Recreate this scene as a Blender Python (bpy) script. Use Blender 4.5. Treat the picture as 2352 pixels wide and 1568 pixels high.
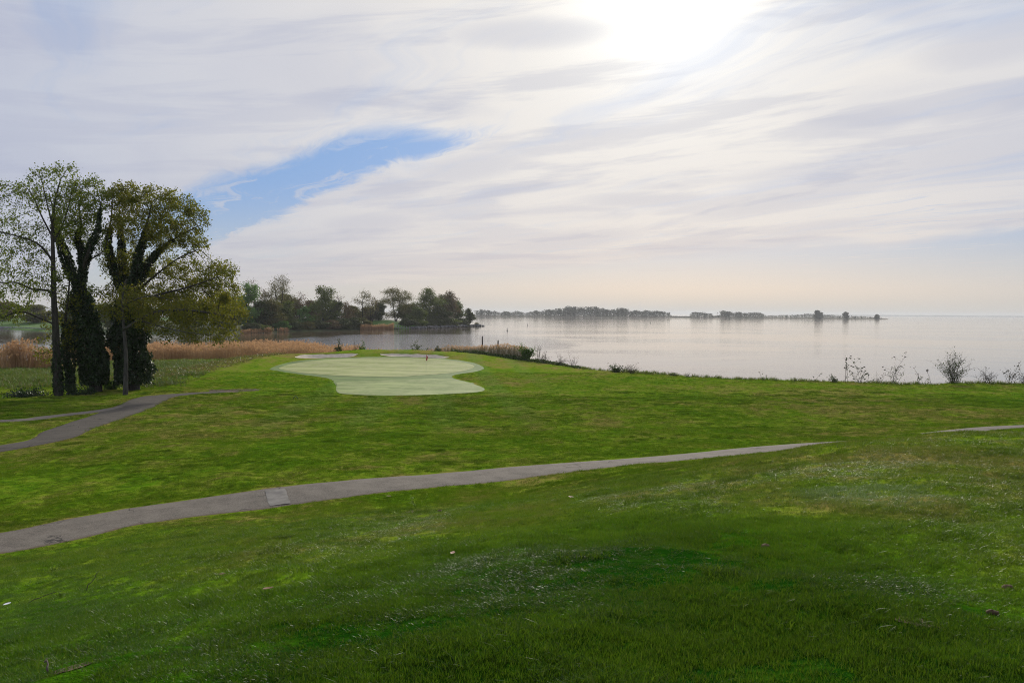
import bpy, math, random
import numpy as np
from mathutils import Matrix, Vector, Euler

R = math.radians
rng = np.random.default_rng(7)
random.seed(7)
scene = bpy.context.scene
for o in list(bpy.data.objects):
    bpy.data.objects.remove(o)
COL = scene.collection

# ------------------------------------------------------------------ camera
EYE = 9.5                                   # metres above the water (z = 0)
PITCH, ROLL, LENS = R(-2.05), R(0.385), 28.0
cam_data = bpy.data.cameras.new('camera')
cam_data.lens = LENS
cam_data.sensor_width = 36.0
cam_data.clip_start = 0.1
cam_data.clip_end = 40000.0
cam = bpy.data.objects.new('camera', cam_data)
COL.objects.link(cam)
CAM_ROT = Euler((R(90) + PITCH, 0, 0)).to_matrix() @ Matrix.Rotation(ROLL, 3, 'Z')
cam.matrix_world = Matrix.Translation((0, 0, EYE)) @ CAM_ROT.to_4x4()
scene.camera = cam

# ------------------------------------------------------------------ light
SUN_AZ, SUN_EL = R(11.0), R(22.0)
SUN_DIR = Vector((math.sin(SUN_AZ) * math.cos(SUN_EL), math.cos(SUN_AZ) * math.cos(SUN_EL), math.sin(SUN_EL)))
sun_data = bpy.data.lights.new('sun', 'SUN')
sun_data.energy = 3.2
sun_data.angle = R(4.0)                     # veiled by thin cloud
sun_data.color = (1.0, 0.93, 0.82)
sun = bpy.data.objects.new('sun', sun_data)
sun.rotation_euler = SUN_DIR.to_track_quat('Z', 'Y').to_euler()
sun.location = (0, 0, 60)
COL.objects.link(sun)

scene.view_settings.view_transform = 'Standard'
scene.view_settings.look = 'None'
scene.view_settings.exposure = 0.0
scene.view_settings.gamma = 1.0
scene.view_settings.use_curve_mapping = False
scene.cycles.use_denoising = True
scene.cycles.denoising_prefilter = 'NONE'
scene.cycles.filter_width = 1.05
scene.cycles.max_bounces = 6
scene.cycles.diffuse_bounces = 3
scene.cycles.glossy_bounces = 3
scene.cycles.transmission_bounces = 4
scene.cycles.volume_bounces = 0
scene.cycles.transparent_max_bounces = 6
scene.cycles.sample_clamp_indirect = 6.0
scene.cycles.caustics_reflective = False
scene.cycles.caustics_refractive = False


# ------------------------------------------------------------------ node helper
class NT:
    def __init__(self, tree):
        self.t = tree
        self.n = tree.nodes
        self.l = tree.links

    def new(self, kind, **kw):
        nd = self.n.new(kind)
        for k, v in kw.items():
            setattr(nd, k, v)
        return nd

    def put(self, sock, val):
        if isinstance(val, bpy.types.NodeSocket):
            self.l.new(val, sock)
        elif val is not None:
            try:
                sock.default_value = val
            except Exception:
                sock.default_value = (val[0], val[1], val[2], 1.0)

    def m(self, op, a, b=None, c=None, clamp=False):
        nd = self.new('ShaderNodeMath', operation=op, use_clamp=clamp)
        for i, v in enumerate((a, b, c)):
            if v is not None:
                self.put(nd.inputs[i], v)
        return nd.outputs[0]

    def vm(self, op, a, b=None):
        nd = self.new('ShaderNodeVectorMath', operation=op)
        self.put(nd.inputs[0], a)
        if b is not None:
            self.put(nd.inputs[3] if op == 'SCALE' else nd.inputs[1], b)
        return nd.outputs['Value'] if op in ('DOT_PRODUCT', 'LENGTH', 'DISTANCE') else nd.outputs[0]

    def xyz(self, v):
        nd = self.new('ShaderNodeSeparateXYZ')
        self.put(nd.inputs[0], v)
        return nd.outputs

    def comb(self, x, y, z):
        nd = self.new('ShaderNodeCombineXYZ')
        for i, v in enumerate((x, y, z)):
            self.put(nd.inputs[i], v)
        return nd.outputs[0]

    def noise(self, vec, scale, detail=3.0, rough=0.55, dist=0.0, color=False):
        nd = self.new('ShaderNodeTexNoise')
        self.put(nd.inputs['Vector'], vec)
        self.put(nd.inputs['Scale'], scale)
        nd.inputs['Detail'].default_value = detail
        nd.inputs['Roughness'].default_value = rough
        nd.inputs['Distortion'].default_value = dist
        return nd.outputs['Color'] if color else nd.outputs[0]

    def map(self, v, a, b, c=0.0, d=1.0, smooth=True):
        nd = self.new('ShaderNodeMapRange', interpolation_type='SMOOTHSTEP' if smooth else 'LINEAR')
        self.put(nd.inputs[0], v)
        for i, x in enumerate((a, b, c, d)):
            self.put(nd.inputs[1 + i], x)
        return nd.outputs[0]

    def mix(self, f, a, b, mode='MIX'):
        nd = self.new('ShaderNodeMix', data_type='RGBA', blend_type=mode)
        self.put(nd.inputs[0], f)
        self.put(nd.inputs[6], a if isinstance(a, bpy.types.NodeSocket) else (*a, 1.0))
        self.put(nd.inputs[7], b if isinstance(b, bpy.types.NodeSocket) else (*b, 1.0))
        return nd.outputs[2]

    def ramp(self, f, stops):
        nd = self.new('ShaderNodeValToRGB')
        self.put(nd.inputs[0], f)
        el = nd.color_ramp.elements
        while len(el) < len(stops):
            el.new(0.5)
        for e, (p, c) in zip(el, stops):
            e.position = p
            e.color = (*c, 1.0)
        return nd.outputs[0]

    def bump(self, h, strength=0.3, dist=0.05):
        nd = self.new('ShaderNodeBump')
        nd.inputs['Strength'].default_value = strength
        nd.inputs['Distance'].default_value = dist
        self.put(nd.inputs['Height'], h)
        return nd.outputs[0]

    def pos(self):
        return self.new('ShaderNodeNewGeometry').outputs['Position']

    def island(self):
        return self.new('ShaderNodeNewGeometry').outputs['Random Per Island']


# ------------------------------------------------------------------ sky: Nishita under a cirrus deck
world = bpy.data.worlds.new('World')
scene.world = world
world.use_nodes = True
world.cycles.sampling_method = 'MANUAL'
world.cycles.sample_map_resolution = 256
w = NT(world.node_tree)
w.n.clear()
w_out = w.new('ShaderNodeOutputWorld')
w_bg = w.new('ShaderNodeBackground')
w.l.new(w_bg.outputs[0], w_out.inputs[0])
sky = w.new('ShaderNodeTexSky', sky_type='NISHITA')
sky.sun_disc = False
sky.sun_elevation = SUN_EL
sky.sun_rotation = SUN_AZ
sky.air_density = 1.0
sky.dust_density = 1.2
sky.ozone_density = 2.0
NISHITA = 0.085
d = w.vm('NORMALIZE', w.new('ShaderNodeTexCoord').outputs['Generated'])
dx, dy, dz = w.xyz(d)
zc = w.m('MAXIMUM', dz, 0.015)
# point of the cloud deck seen in this direction (deck height 1)
px = w.m('DIVIDE', dx, zc)
py = w.m('DIVIDE', dy, zc)
pn0 = w.m('ADD', w.m('MULTIPLY', px, 0.87), w.m('MULTIPLY', py, 0.5))     # across the streaks
ps0 = w.m('SUBTRACT', w.m('MULTIPLY', px, 0.5), w.m('MULTIPLY', py, 0.87))  # along them
# log radius keeps the texture readable towards the horizon
deck = w.comb(px, py, 0.0)
rad = w.vm('LENGTH', deck)
lr = w.m('LOGARITHM', rad, 2.718)
warp = w.xyz(w.noise(w.comb(px, py, 2.0), 0.55, 3, 0.6, color=True))
pn = w.m('ADD', pn0, w.m('MULTIPLY', w.m('SUBTRACT', warp[0], 0.5), 0.9))
ps = w.m('ADD', ps0, w.m('MULTIPLY', w.m('SUBTRACT', warp[1], 0.5), 1.6))
az = w.m('ARCTAN2', dx, dy)
el = w.m('ARCSINE', dz)
cs = w.vm('DOT_PRODUCT', d, tuple(SUN_DIR))
cs = w.m('MAXIMUM', cs, 0.0)
# textures of the deck
streak = w.noise(w.comb(w.m('MULTIPLY', pn, 1.0), w.m('MULTIPLY', ps, 0.22), 0.0), 1.15, 6, 0.6, 0.4)
fibre = w.noise(w.comb(w.m('MULTIPLY', pn, 2.2), w.m('MULTIPLY', ps, 0.5), 7.0), 1.6, 7, 0.66, 0.8)
lobes = w.noise(w.comb(w.m('MULTIPLY', pn, 0.5), w.m('MULTIPLY', ps, 0.3), 3.0), 1.3, 3, 0.5, 0.3)
# low-frequency roll bands near the horizon, in angles
bands = w.noise(w.comb(w.m('MULTIPLY', az, 3.0), w.m('MULTIPLY', w.m('SUBTRACT', el, w.m('MULTIPLY', az, 0.10)), 24.0), 1.0), 1.0, 5, 0.6, 0.5)

# clear rift between two sheets of cloud
rift_w = w.m('MULTIPLY', w.m('SUBTRACT', fibre, 0.5), 0.9)
n1 = w.m('ADD', pn0, w.m('MULTIPLY', rift_w, 0.8))
s1 = w.m('ADD', ps0, w.m('MULTIPLY', rift_w, 1.2))
hi_edge = w.map(s1, -4.0, -8.5, 1.56, 0.85, smooth=False)
rift = w.m('MULTIPLY', w.map(w.m('SUBTRACT', n1, hi_edge), -0.22, 0.14), w.map(n1, 2.14, 1.94))
rift = w.m('MULTIPLY', rift, w.map(s1, -3.75, -4.5))
# far edge of the deck, thin clear strip beyond
far = w.map(w.m('ADD', pn0, w.m('MULTIPLY', w.m('SUBTRACT', bands, 0.5), 5.0)), 8.6, 10.8)
holes = w.m('MULTIPLY', w.map(fibre, 0.54, 0.70), w.map(pn0, 5.4, 7.6))
holes = w.m('MULTIPLY', holes, 0.75)
thin = w.m('MULTIPLY', w.map(streak, 0.52, 0.72), 0.34)
clear = w.m('MAXIMUM', w.m('MAXIMUM', rift, w.m('MULTIPLY', far, 0.95)), w.m('MAXIMUM', holes, thin))
cover = w.m('SUBTRACT', 1.0, clear, clamp=True)
# wisps in front of the rift
wisp = w.m('MULTIPLY', w.map(fibre, 0.52, 0.68), 0.6)
cover = w.m('MAXIMUM', cover, w.m('MULTIPLY', wisp, w.map(el, 0.30, 0.12)))
# cloud light: lavender grey away from the sun, cream towards it
glow1 = w.m('POWER', cs, 5.0)
glow2 = w.m('POWER', cs, 26.0)
glow3 = w.m('POWER', cs, 190.0)
cl = w.mix(glow1, (0.46, 0.515, 0.66), (0.85, 0.81, 0.765))
cl = w.mix(glow2, cl, (0.93, 0.90, 0.86))
cl = w.mix(w.m('MULTIPLY', glow3, 1.0), cl, (1.35, 1.33, 1.26))
thick = w.m('MULTIPLY', w.map(lobes, 0.45, 0.62), 0.5)
thick = w.m('ADD', thick, w.m('MULTIPLY', w.map(bands, 0.47, 0.62), 0.6))
thick = w.m('MULTIPLY', thick, w.m('SUBTRACT', 1.0, w.m('MULTIPLY', glow3, 0.8)))


def wblob(u, v, ru, rv, tilt=0.0):
    a0, e0 = (u - 1176) / 1829, (718 - v) / 1829
    da = w.m('SUBTRACT', az, math.atan(a0))
    de = w.m('SUBTRACT', w.m('SUBTRACT', el, e0 * math.cos(math.atan(a0))), w.m('MULTIPLY', da, tilt))
    jit = w.m('MULTIPLY', w.m('SUBTRACT', fibre, 0.5), 0.03)
    q = w.m('ADD', w.m('POWER', w.m('DIVIDE', w.m('ABSOLUTE', w.m('ADD', da, jit)), ru / 1829), 2.0),
            w.m('POWER', w.m('DIVIDE', w.m('ABSOLUTE', w.m('ADD', de, w.m('MULTIPLY', jit, 0.45))), rv / 1829), 2.0))
    return w.map(q, 1.6, 0.0)


for bl in ((1215, 108, 190, 34, 0.02), (1990, 20, 150, 50, -0.35), (2230, 350, 240, 60, 0.1), (1080, 392, 150, 34, 0.18),
           (1290, 556, 190, 26, 0.12), (850, 515, 110, 22, 0.1), (1830, 455, 240, 24, 0.15), (2280, 110, 150, 50, 0.1),
           (1480, 460, 160, 20, 0.0)):
    thick = w.m('MAXIMUM', thick, w.m('MULTIPLY', wblob(*bl), 0.62))
shade = w.mix(glow1, (0.43, 0.47, 0.62), (0.60, 0.61, 0.68))
cl = w.mix(w.m('MULTIPLY', thick, 0.85, clamp=True), cl, shade)
blue = w.vm('SCALE', sky.outputs[0], NISHITA)
blue = w.mix(0.45, blue, (0.20, 0.40, 0.74))
low_blue = w.mix(w.map(el, 0.0, 0.16), (0.45, 0.55, 0.63), (0.17, 0.36, 0.72))
blue = w.mix(0.75, blue, low_blue)
col = w.mix(cover, blue, cl)
# warm murk low over the water
hz = w.m('POWER', 2.718, w.m('MULTIPLY', w.m('MAXIMUM', el, 0.0), -16.0))
warm = w.m('POWER', w.m('MAXIMUM', w.m('COSINE', w.m('SUBTRACT', az, SUN_AZ + 0.03)), 0.0), 7.0)
murk = w.mix(warm, (0.52, 0.54, 0.53), (0.93, 0.71, 0.51))
murk = w.mix(w.map(el, 0.0, 0.035), (0.60, 0.56, 0.505), murk)
col = w.mix(w.m('MULTIPLY', hz, 0.92), col, murk)
w.put(w_bg.inputs['Color'], col)
w_bg.inputs['Strength'].default_value = 1.0


# ------------------------------------------------------------------ pixel -> place
PXF = 2352 * LENS / 36.0


def ray(u, v):
    return CAM_ROT @ Vector(((u - 1176) / PXF, -(v - 784) / PXF, -1.0))


def at(u, v, y):
    """point seen at picture position (u, v) that stands y metres out"""
    r = ray(u, v)
    k = y / r.y
    return Vector((r.x * k, y, EYE + r.z * k))


def on_z(u, v, z):
    r = ray(u, v)
    k = (z - EYE) / r.z
    return Vector((r.x * k, r.y * k, z))


# ------------------------------------------------------------------ object helpers
def tag(o, label=None, cat=None, group=None, kind=None):
    if label:
        o['label'] = label
    if cat:
        o['category'] = cat
    if group:
        o['group'] = group
    if kind:
        o['kind'] = kind
    return o


def mesh_np(name, verts, faces, mat=None, smooth=False):
    """verts (n,3), faces: (m,k) array or list of arrays of differing k"""
    me = bpy.data.meshes.new(name)
    verts = np.asarray(verts, dtype=np.float32)
    if not isinstance(faces, list):
        faces = [faces]
    faces = [np.asarray(f, dtype=np.int32) for f in faces if len(f)]
    me.vertices.add(len(verts))
    me.vertices.foreach_set('co', verts.ravel())
    loops = np.concatenate([f.ravel() for f in faces])
    tot = np.concatenate([np.full(len(f), f.shape[1], dtype=np.int32) for f in faces])
    start = np.concatenate([[0], np.cumsum(tot)[:-1]]).astype(np.int32)
    me.loops.add(len(loops))
    me.loops.foreach_set('vertex_index', loops)
    me.polygons.add(len(tot))
    me.polygons.foreach_set('loop_start', start)
    me.polygons.foreach_set('loop_total', tot)
    if smooth:
        me.polygons.foreach_set('use_smooth', np.ones(len(tot), dtype=bool))
    me.update(calc_edges=True)
    me.validate()
    if mat:
        me.materials.append(mat)
    return me


def link(name, me, parent=None):
    o = bpy.data.objects.new(name, me)
    COL.objects.link(o)
    if parent is not None:
        o.parent = parent
        o.matrix_parent_inverse = Matrix.Translation(-parent.location)
    return o


def empty(name, loc):
    o = bpy.data.objects.new(name, None)
    o.empty_display_size = 0.3
    o.location = loc
    COL.objects.link(o)
    return o


class Geo:
    """collects polygons"""
    def __init__(self):
        self.v, self.f3, self.f4, self.n = [], [], [], 0

    def add(self, verts, quads=None, tris=None):
        verts = np.asarray(verts, dtype=np.float32)
        self.v.append(verts)
        if quads is not None and len(quads):
            self.f4.append(np.asarray(quads, dtype=np.int32) + self.n)
        if tris is not None and len(tris):
            self.f3.append(np.asarray(tris, dtype=np.int32) + self.n)
        self.n += len(verts)

    def tube(self, pts, radii, k=6, cap=True):
        pts = np.asarray(pts, dtype=np.float64)
        radii = np.broadcast_to(np.asarray(radii, dtype=np.float64), (len(pts),))
        t = np.gradient(pts, axis=0)
        t /= np.linalg.norm(t, axis=1)[:, None] + 1e-9
        ref = np.array([0.31, 0.95, 0.05]) if abs(t[:, 2]).mean() > 0.6 else np.array([0.05, 0.1, 1.0])
        a = np.cross(t, ref)
        a /= np.linalg.norm(a, axis=1)[:, None] + 1e-9
        b = np.cross(t, a)
        ang = np.arange(k) * 2 * math.pi / k
        ring = pts[:, None] + radii[:, None, None] * (np.cos(ang)[None, :, None] * a[:, None] + np.sin(ang)[None, :, None] * b[:, None])
        n = len(pts)
        i = np.arange(n - 1)[:, None] * k
        j = np.arange(k)[None, :]
        q = np.stack([i + j, i + (j + 1) % k, i + k + (j + 1) % k, i + k + j], axis=-1).reshape(-1, 4)
        vv = ring.reshape(-1, 3)
        tr = []
        if cap:
            vv = np.vstack([vv, pts[-1] + t[-1] * radii[-1] * 0.5, pts[0]])
            top = (n - 1) * k
            tr = [(top + m, top + (m + 1) % k, n * k) for m in range(k)] + [((m + 1) % k, m, n * k + 1) for m in range(k)]
        self.add(vv, q, tr)

    def box(self, c, s, rz=0.0, jit=0.0):
        sx, sy, sz = [q / 2 for q in s]
        vv = np.array([(x, y, z) for z in (-sz, sz) for x, y in ((-sx, -sy), (sx, -sy), (sx, sy), (-sx, sy))])
        if jit:
            vv += rng.normal(0, jit, vv.shape)
        ca, sa = math.cos(rz), math.sin(rz)
        vv = np.stack([vv[:, 0] * ca - vv[:, 1] * sa, vv[:, 0] * sa + vv[:, 1] * ca, vv[:, 2]], axis=1) + np.asarray(c)
        self.add(vv, [(3, 2, 1, 0), (4, 5, 6, 7), (0, 1, 5, 4), (1, 2, 6, 5), (2, 3, 7, 6), (3, 0, 4, 7)])

    def leaves(self, centers, size, aspect=0.55, axis=None, up=0.0, spread=1.0):
        """rhombic leaves with random orientation (or along axis)"""
        c = np.asarray(centers, dtype=np.float64)
        n = len(c)
        if n == 0:
            return
        a = rng.normal(0, 1, (n, 3))
        if axis is not None:
            a = np.asarray(axis) + a * spread
        a[:, 2] += up
        a /= np.linalg.norm(a, axis=1)[:, None]
        b = np.cross(a, rng.normal(0, 1, (n, 3)))
        b /= np.linalg.norm(b, axis=1)[:, None]
        s = np.broadcast_to(np.asarray(size, dtype=np.float64), (n,))[:, None] * rng.uniform(0.65, 1.3, (n, 1))
        L, W = a * s * 0.5, b * s * 0.5 * aspect
        nn = np.cross(a, b) * s * 0.08
        vv = np.stack([c - L, c + W + nn, c + L, c - W + nn], axis=1).reshape(-1, 3)
        self.add(vv, np.arange(4 * n).reshape(-1, 4))

    def mesh(self, name, mat, smooth=False):
        fs = []
        if self.f4:
            fs.append(np.concatenate(self.f4))
        if self.f3:
            fs.append(np.concatenate(self.f3))
        return mesh_np(name, np.concatenate(self.v), fs, mat, smooth)

    def build(self, name, mat, parent=None, smooth=False):
        return link(name, self.mesh(name, mat, smooth), parent)


def vnoise(x, y, seed=0):
    """value noise in numpy, 0..1"""
    x = np.asarray(x, dtype=np.float64)
    y = np.asarray(y, dtype=np.float64)
    xi, yi = np.floor(x).astype(np.int64), np.floor(y).astype(np.int64)
    fx, fy = x - xi, y - yi
    fx, fy = fx * fx * (3 - 2 * fx), fy * fy * (3 - 2 * fy)

    def h(a, b):
        q = (a * 374761393 + b * 668265263 + seed * 974634777) & 0xffffffff
        q = ((q ^ (q >> 13)) * 1274126177) & 0xffffffff
        return ((q ^ (q >> 16)) & 0xffff) / 65535.0
    return ((h(xi, yi) * (1 - fx) + h(xi + 1, yi) * fx) * (1 - fy) + (h(xi, yi + 1) * (1 - fx) + h(xi + 1, yi + 1) * fx) * fy)


def fbm(x, y, seed=0, oct=4):
    s, a, t = 0, 1.0, 0
    for k in range(oct):
        s = s + a * vnoise(x * 2 ** k + 17 * k, y * 2 ** k - 9 * k, seed + k)
        t += a
        a *= 0.5
    return s / t


def smooth(e0, e1, x):
    t = np.clip((x - e0) / (e1 - e0), 0, 1)
    return t * t * (3 - 2 * t)


def poly_dist(px_, py_, poly, closed=True):
    """distance to polyline and inside mask"""
    P = np.asarray(poly, dtype=np.float64)
    Q = np.roll(P, -1, axis=0) if closed else P[1:]
    if not closed:
        P = P[:-1]
    dmin = np.full(px_.shape, 1e9)
    ins = np.zeros(px_.shape, dtype=bool)
    for (ax, ay), (bx, by) in zip(P, Q):
        ex, ey = bx - ax, by - ay
        t = np.clip(((px_ - ax) * ex + (py_ - ay) * ey) / (ex * ex + ey * ey + 1e-12), 0, 1)
        dmin = np.minimum(dmin, np.hypot(px_ - ax - t * ex, py_ - ay - t * ey))
        if closed:
            cond = ((ay > py_) != (by > py_)) & (px_ < (bx - ax) * (py_ - ay) / (by - ay + 1e-12) + ax)
            ins ^= cond
    return dmin, ins


def resample(pts, step):
    pts = np.asarray(pts, dtype=np.float64)
    seg = np.linalg.norm(np.diff(pts, axis=0), axis=1)
    s = np.concatenate([[0], np.cumsum(seg)])
    n = max(2, int(round(s[-1] / step)) + 1)
    q = np.linspace(0, s[-1], n)
    return np.stack([np.interp(q, s, pts[:, k]) for k in range(pts.shape[1])], axis=1)


def catmull(pts, per=8, closed=False):
    P = np.asarray(pts, dtype=np.float64)
    n = len(P)
    out = []
    rngi = range(n if closed else n - 1)
    for i in rngi:
        g = (lambda k: P[k % n]) if closed else (lambda k: P[min(max(k, 0), n - 1)])
        p0, p1, p2, p3 = g(i - 1), g(i), g(i + 1), g(i + 2)
        for t in np.linspace(0, 1, per, endpoint=False):
            out.append(0.5 * ((2 * p1) + (p2 - p0) * t + (2 * p0 - 5 * p1 + 4 * p2 - p3) * t * t + (3 * p1 - p0 - 3 * p2 + p3) * t ** 3))
    if not closed:
        out.append(P[-1])
    return np.array(out)


# ------------------------------------------------------------------ materials
def material(name):
    m = bpy.data.materials.new(name)
    m.use_nodes = True
    k = NT(m.node_tree)
    b = k.n['Principled BSDF']
    return m, k, b


def mowed_colour(k):
    """turf colour by place: lush, yellowed, worn"""
    p = k.pos()
    x, y, z = k.xyz(p)
    big = k.noise(p, 0.055, 3, 0.5)
    mid = k.noise(k.comb(x, k.m('MULTIPLY', y, 0.7), 0.0), 0.42, 4, 0.6, 0.4)
    fine = k.noise(p, 2.3, 4, 0.65)
    v = k.m('ADD', k.m('ADD', k.m('MULTIPLY', big, 0.40), k.m('MULTIPLY', mid, 0.42)), k.m('MULTIPLY', fine, 0.28))
    # drier, yellower turf on the right shoulder of the knoll, lush in the middle
    dry = k.map(k.m('SUBTRACT', x, k.m('MULTIPLY', y, 0.12)), 1.0, 4.0)
    dry = k.m('MULTIPLY', dry, k.map(y, 16.0, 9.0))
    near = k.map(y, 14.0, 7.0)
    lush = k.m('MULTIPLY', k.map(k.m('ABSOLUTE', k.m('SUBTRACT', x, k.m('MULTIPLY', y, 0.14))), 4.0, 1.2), k.map(y, 15.0, 7.0))
    v = k.m('SUBTRACT', k.m('ADD', v, k.m('MULTIPLY', dry, 0.10)), k.m('MULTIPLY', near, 0.065))
    v = k.m('ADD', v, k.map(y, 15.0, 30.0, 0.022, 0.062))
    v = k.m('SUBTRACT', v, k.m('MULTIPLY', lush, 0.13))
    col = k.ramp(v, [(0.36, (0.011, 0.056, 0.003)), (0.45, (0.055, 0.145, 0.005)), (0.53, (0.122, 0.232, 0.010)), (0.61, (0.185, 0.262, 0.018)), (0.71, (0.28, 0.235, 0.06))])
    # mower passes towards the green
    st = k.m('SINE', k.m('ADD', k.m('MULTIPLY', k.m('SUBTRACT', x, k.m('MULTIPLY', y, -0.10)), 1.15), k.m('MULTIPLY', mid, 1.2)))
    stm = k.m('MULTIPLY', k.map(y, 42.0, 54.0), k.map(k.m('ABSOLUTE', k.m('ADD', x, 9.0)), 16.0, 7.0))
    col = k.mix(k.m('MULTIPLY', k.m('MULTIPLY', k.map(st, -0.2, 0.9), stm), 0.42), col, (0.17, 0.27, 0.05))
    return col, v


def turf_material():
    m, k, b = material('turf')
    col, v = mowed_colour(k)
    p = k.pos()
    x, y, z = k.xyz(p)
    # thatch and soil show between the blades near by
    soil = k.m('MULTIPLY', k.map(k.noise(p, 3.0, 4, 0.6), 0.60, 0.72), 0.6)
    col = k.mix(soil, col, (0.060, 0.055, 0.014))
    tuft = k.noise(k.comb(x, k.m('MULTIPLY', y, 0.55), z), 1.7, 3, 0.6)
    col = k.mix(k.m('MULTIPLY', k.map(tuft, 0.56, 0.70), 0.5), col, (0.028, 0.070, 0.006))
    k.put(b.inputs['Base Color'], col)
    b.inputs['Roughness'].default_value = 0.95
    b.inputs['Specular IOR Level'].default_value = 0.0
    h = k.m('ADD', k.noise(p, 9.0, 4, 0.7), k.m('MULTIPLY', k.noise(p, 1.6, 3, 0.6), 1.4))
    k.put(b.inputs['Normal'], k.bump(h, 0.9, 0.09))
    return m


def blade_material(tone=1.0):
    m, k, b = material('grass_blade')
    col, v = mowed_colour(k)
    if tone != 1.0:
        col = k.mix(0.6, col, (0.030, 0.080, 0.008))
    r = k.new('ShaderNodeObjectInfo').outputs['Random']
    i = k.island()
    col = k.mix(k.m('MULTIPLY', k.m('POWER', r, 1.6), 0.8), col, (0.014, 0.048, 0.004))
    col = k.mix(k.m('MULTIPLY', k.map(i, 0.80, 1.0), 0.45), col, (0.19, 0.19, 0.035))
    col = k.mix(k.m('MULTIPLY', k.map(i, 0.35, 0.0), 0.40), col, (0.05, 0.13, 0.012))
    x, y, z = k.xyz(k.pos())
    # heavy dew on one patch of the knoll
    q = k.m('ADD', k.m('POWER', k.m('DIVIDE', k.m('SUBTRACT', x, 5.0), 1.15), 2.0), k.m('POWER', k.m('DIVIDE', k.m('SUBTRACT', y, 11.0), 1.3), 2.0))
    dew = k.m('MULTIPLY', k.map(k.m('ADD', q, k.m('MULTIPLY', k.noise(k.pos(), 1.8, 3), 1.6)), 1.9, 0.7), k.map(k.island(), 0.3, 1.0, 0.1, 0.75))
    col = k.mix(dew, col, (0.36, 0.44, 0.22))
    k.put(b.inputs['Base Color'], col)
    b.inputs['Roughness'].default_value = 0.36
    k.put(b.inputs['Specular IOR Level'], k.map(y, 8.0, 24.0, 0.05, 0.0))
    tr = k.new('ShaderNodeBsdfTranslucent')
    k.put(tr.inputs['Color'], k.mix(0.5, col, (0.20, 0.34, 0.012)))
    mx = k.new('ShaderNodeMixShader')
    mx.inputs[0].default_value = 0.36
    k.l.new(b.outputs[0], mx.inputs[1])
    k.l.new(tr.outputs[0], mx.inputs[2])
    k.l.new(mx.outputs[0], k.n['Material Output'].inputs[0])
    return m


def foliage(name, dark, light, extra=None, trans=0.4, nscale=0.5, bias=0.0, rough=0.55):
    m, k, b = material(name)
    i = k.island()
    n = k.noise(k.pos(), nscale, 3, 0.6)
    f = k.m('ADD', k.m('MULTIPLY', i, 0.45), k.m('ADD', k.m('MULTIPLY', k.map(n, 0.3, 0.7), 0.55), bias), clamp=True)
    col = k.mix(f, dark, light)
    if extra:
        col = k.mix(k.m('MULTIPLY', k.map(i, 0.72, 0.95), 0.8), col, extra)
    k.put(b.inputs['Base Color'], col)
    b.inputs['Roughness'].default_value = rough
    b.inputs['Specular IOR Level'].default_value = 0.25
    tr = k.new('ShaderNodeBsdfTranslucent')
    k.put(tr.inputs['Color'], k.mix(0.25, col, (light[0] * 1.2, light[1] * 1.2, light[2])))
    mx = k.new('ShaderNodeMixShader')
    mx.inputs[0].default_value = trans
    k.l.new(b.outputs[0], mx.inputs[1])
    k.l.new(tr.outputs[0], mx.inputs[2])
    k.l.new(mx.outputs[0], k.n['Material Output'].inputs[0])
    return m


def rough_mat(name, c1, c2, scale=4.0, rough=0.85, bump=0.4, bdist=0.03, stretch=1.0, c3=None):
    m, k, b = material(name)
    x, y, z = k.xyz(k.pos())
    p = k.comb(x, y, k.m('MULTIPLY', z, stretch))
    n = k.noise(p, scale, 6, 0.65, 0.3)
    col = k.mix(k.map(n, 0.3, 0.7), c1, c2)
    if c3:
        col = k.mix(k.m('MULTIPLY', k.map(k.noise(p, scale * 0.37, 4), 0.5, 0.66), 0.8), col, c3)
    k.put(b.inputs['Base Color'], col)
    b.inputs['Roughness'].default_value = rough
    b.inputs['Specular IOR Level'].default_value = 0.25
    k.put(b.inputs['Normal'], k.bump(n, bump, bdist))
    return m


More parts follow.
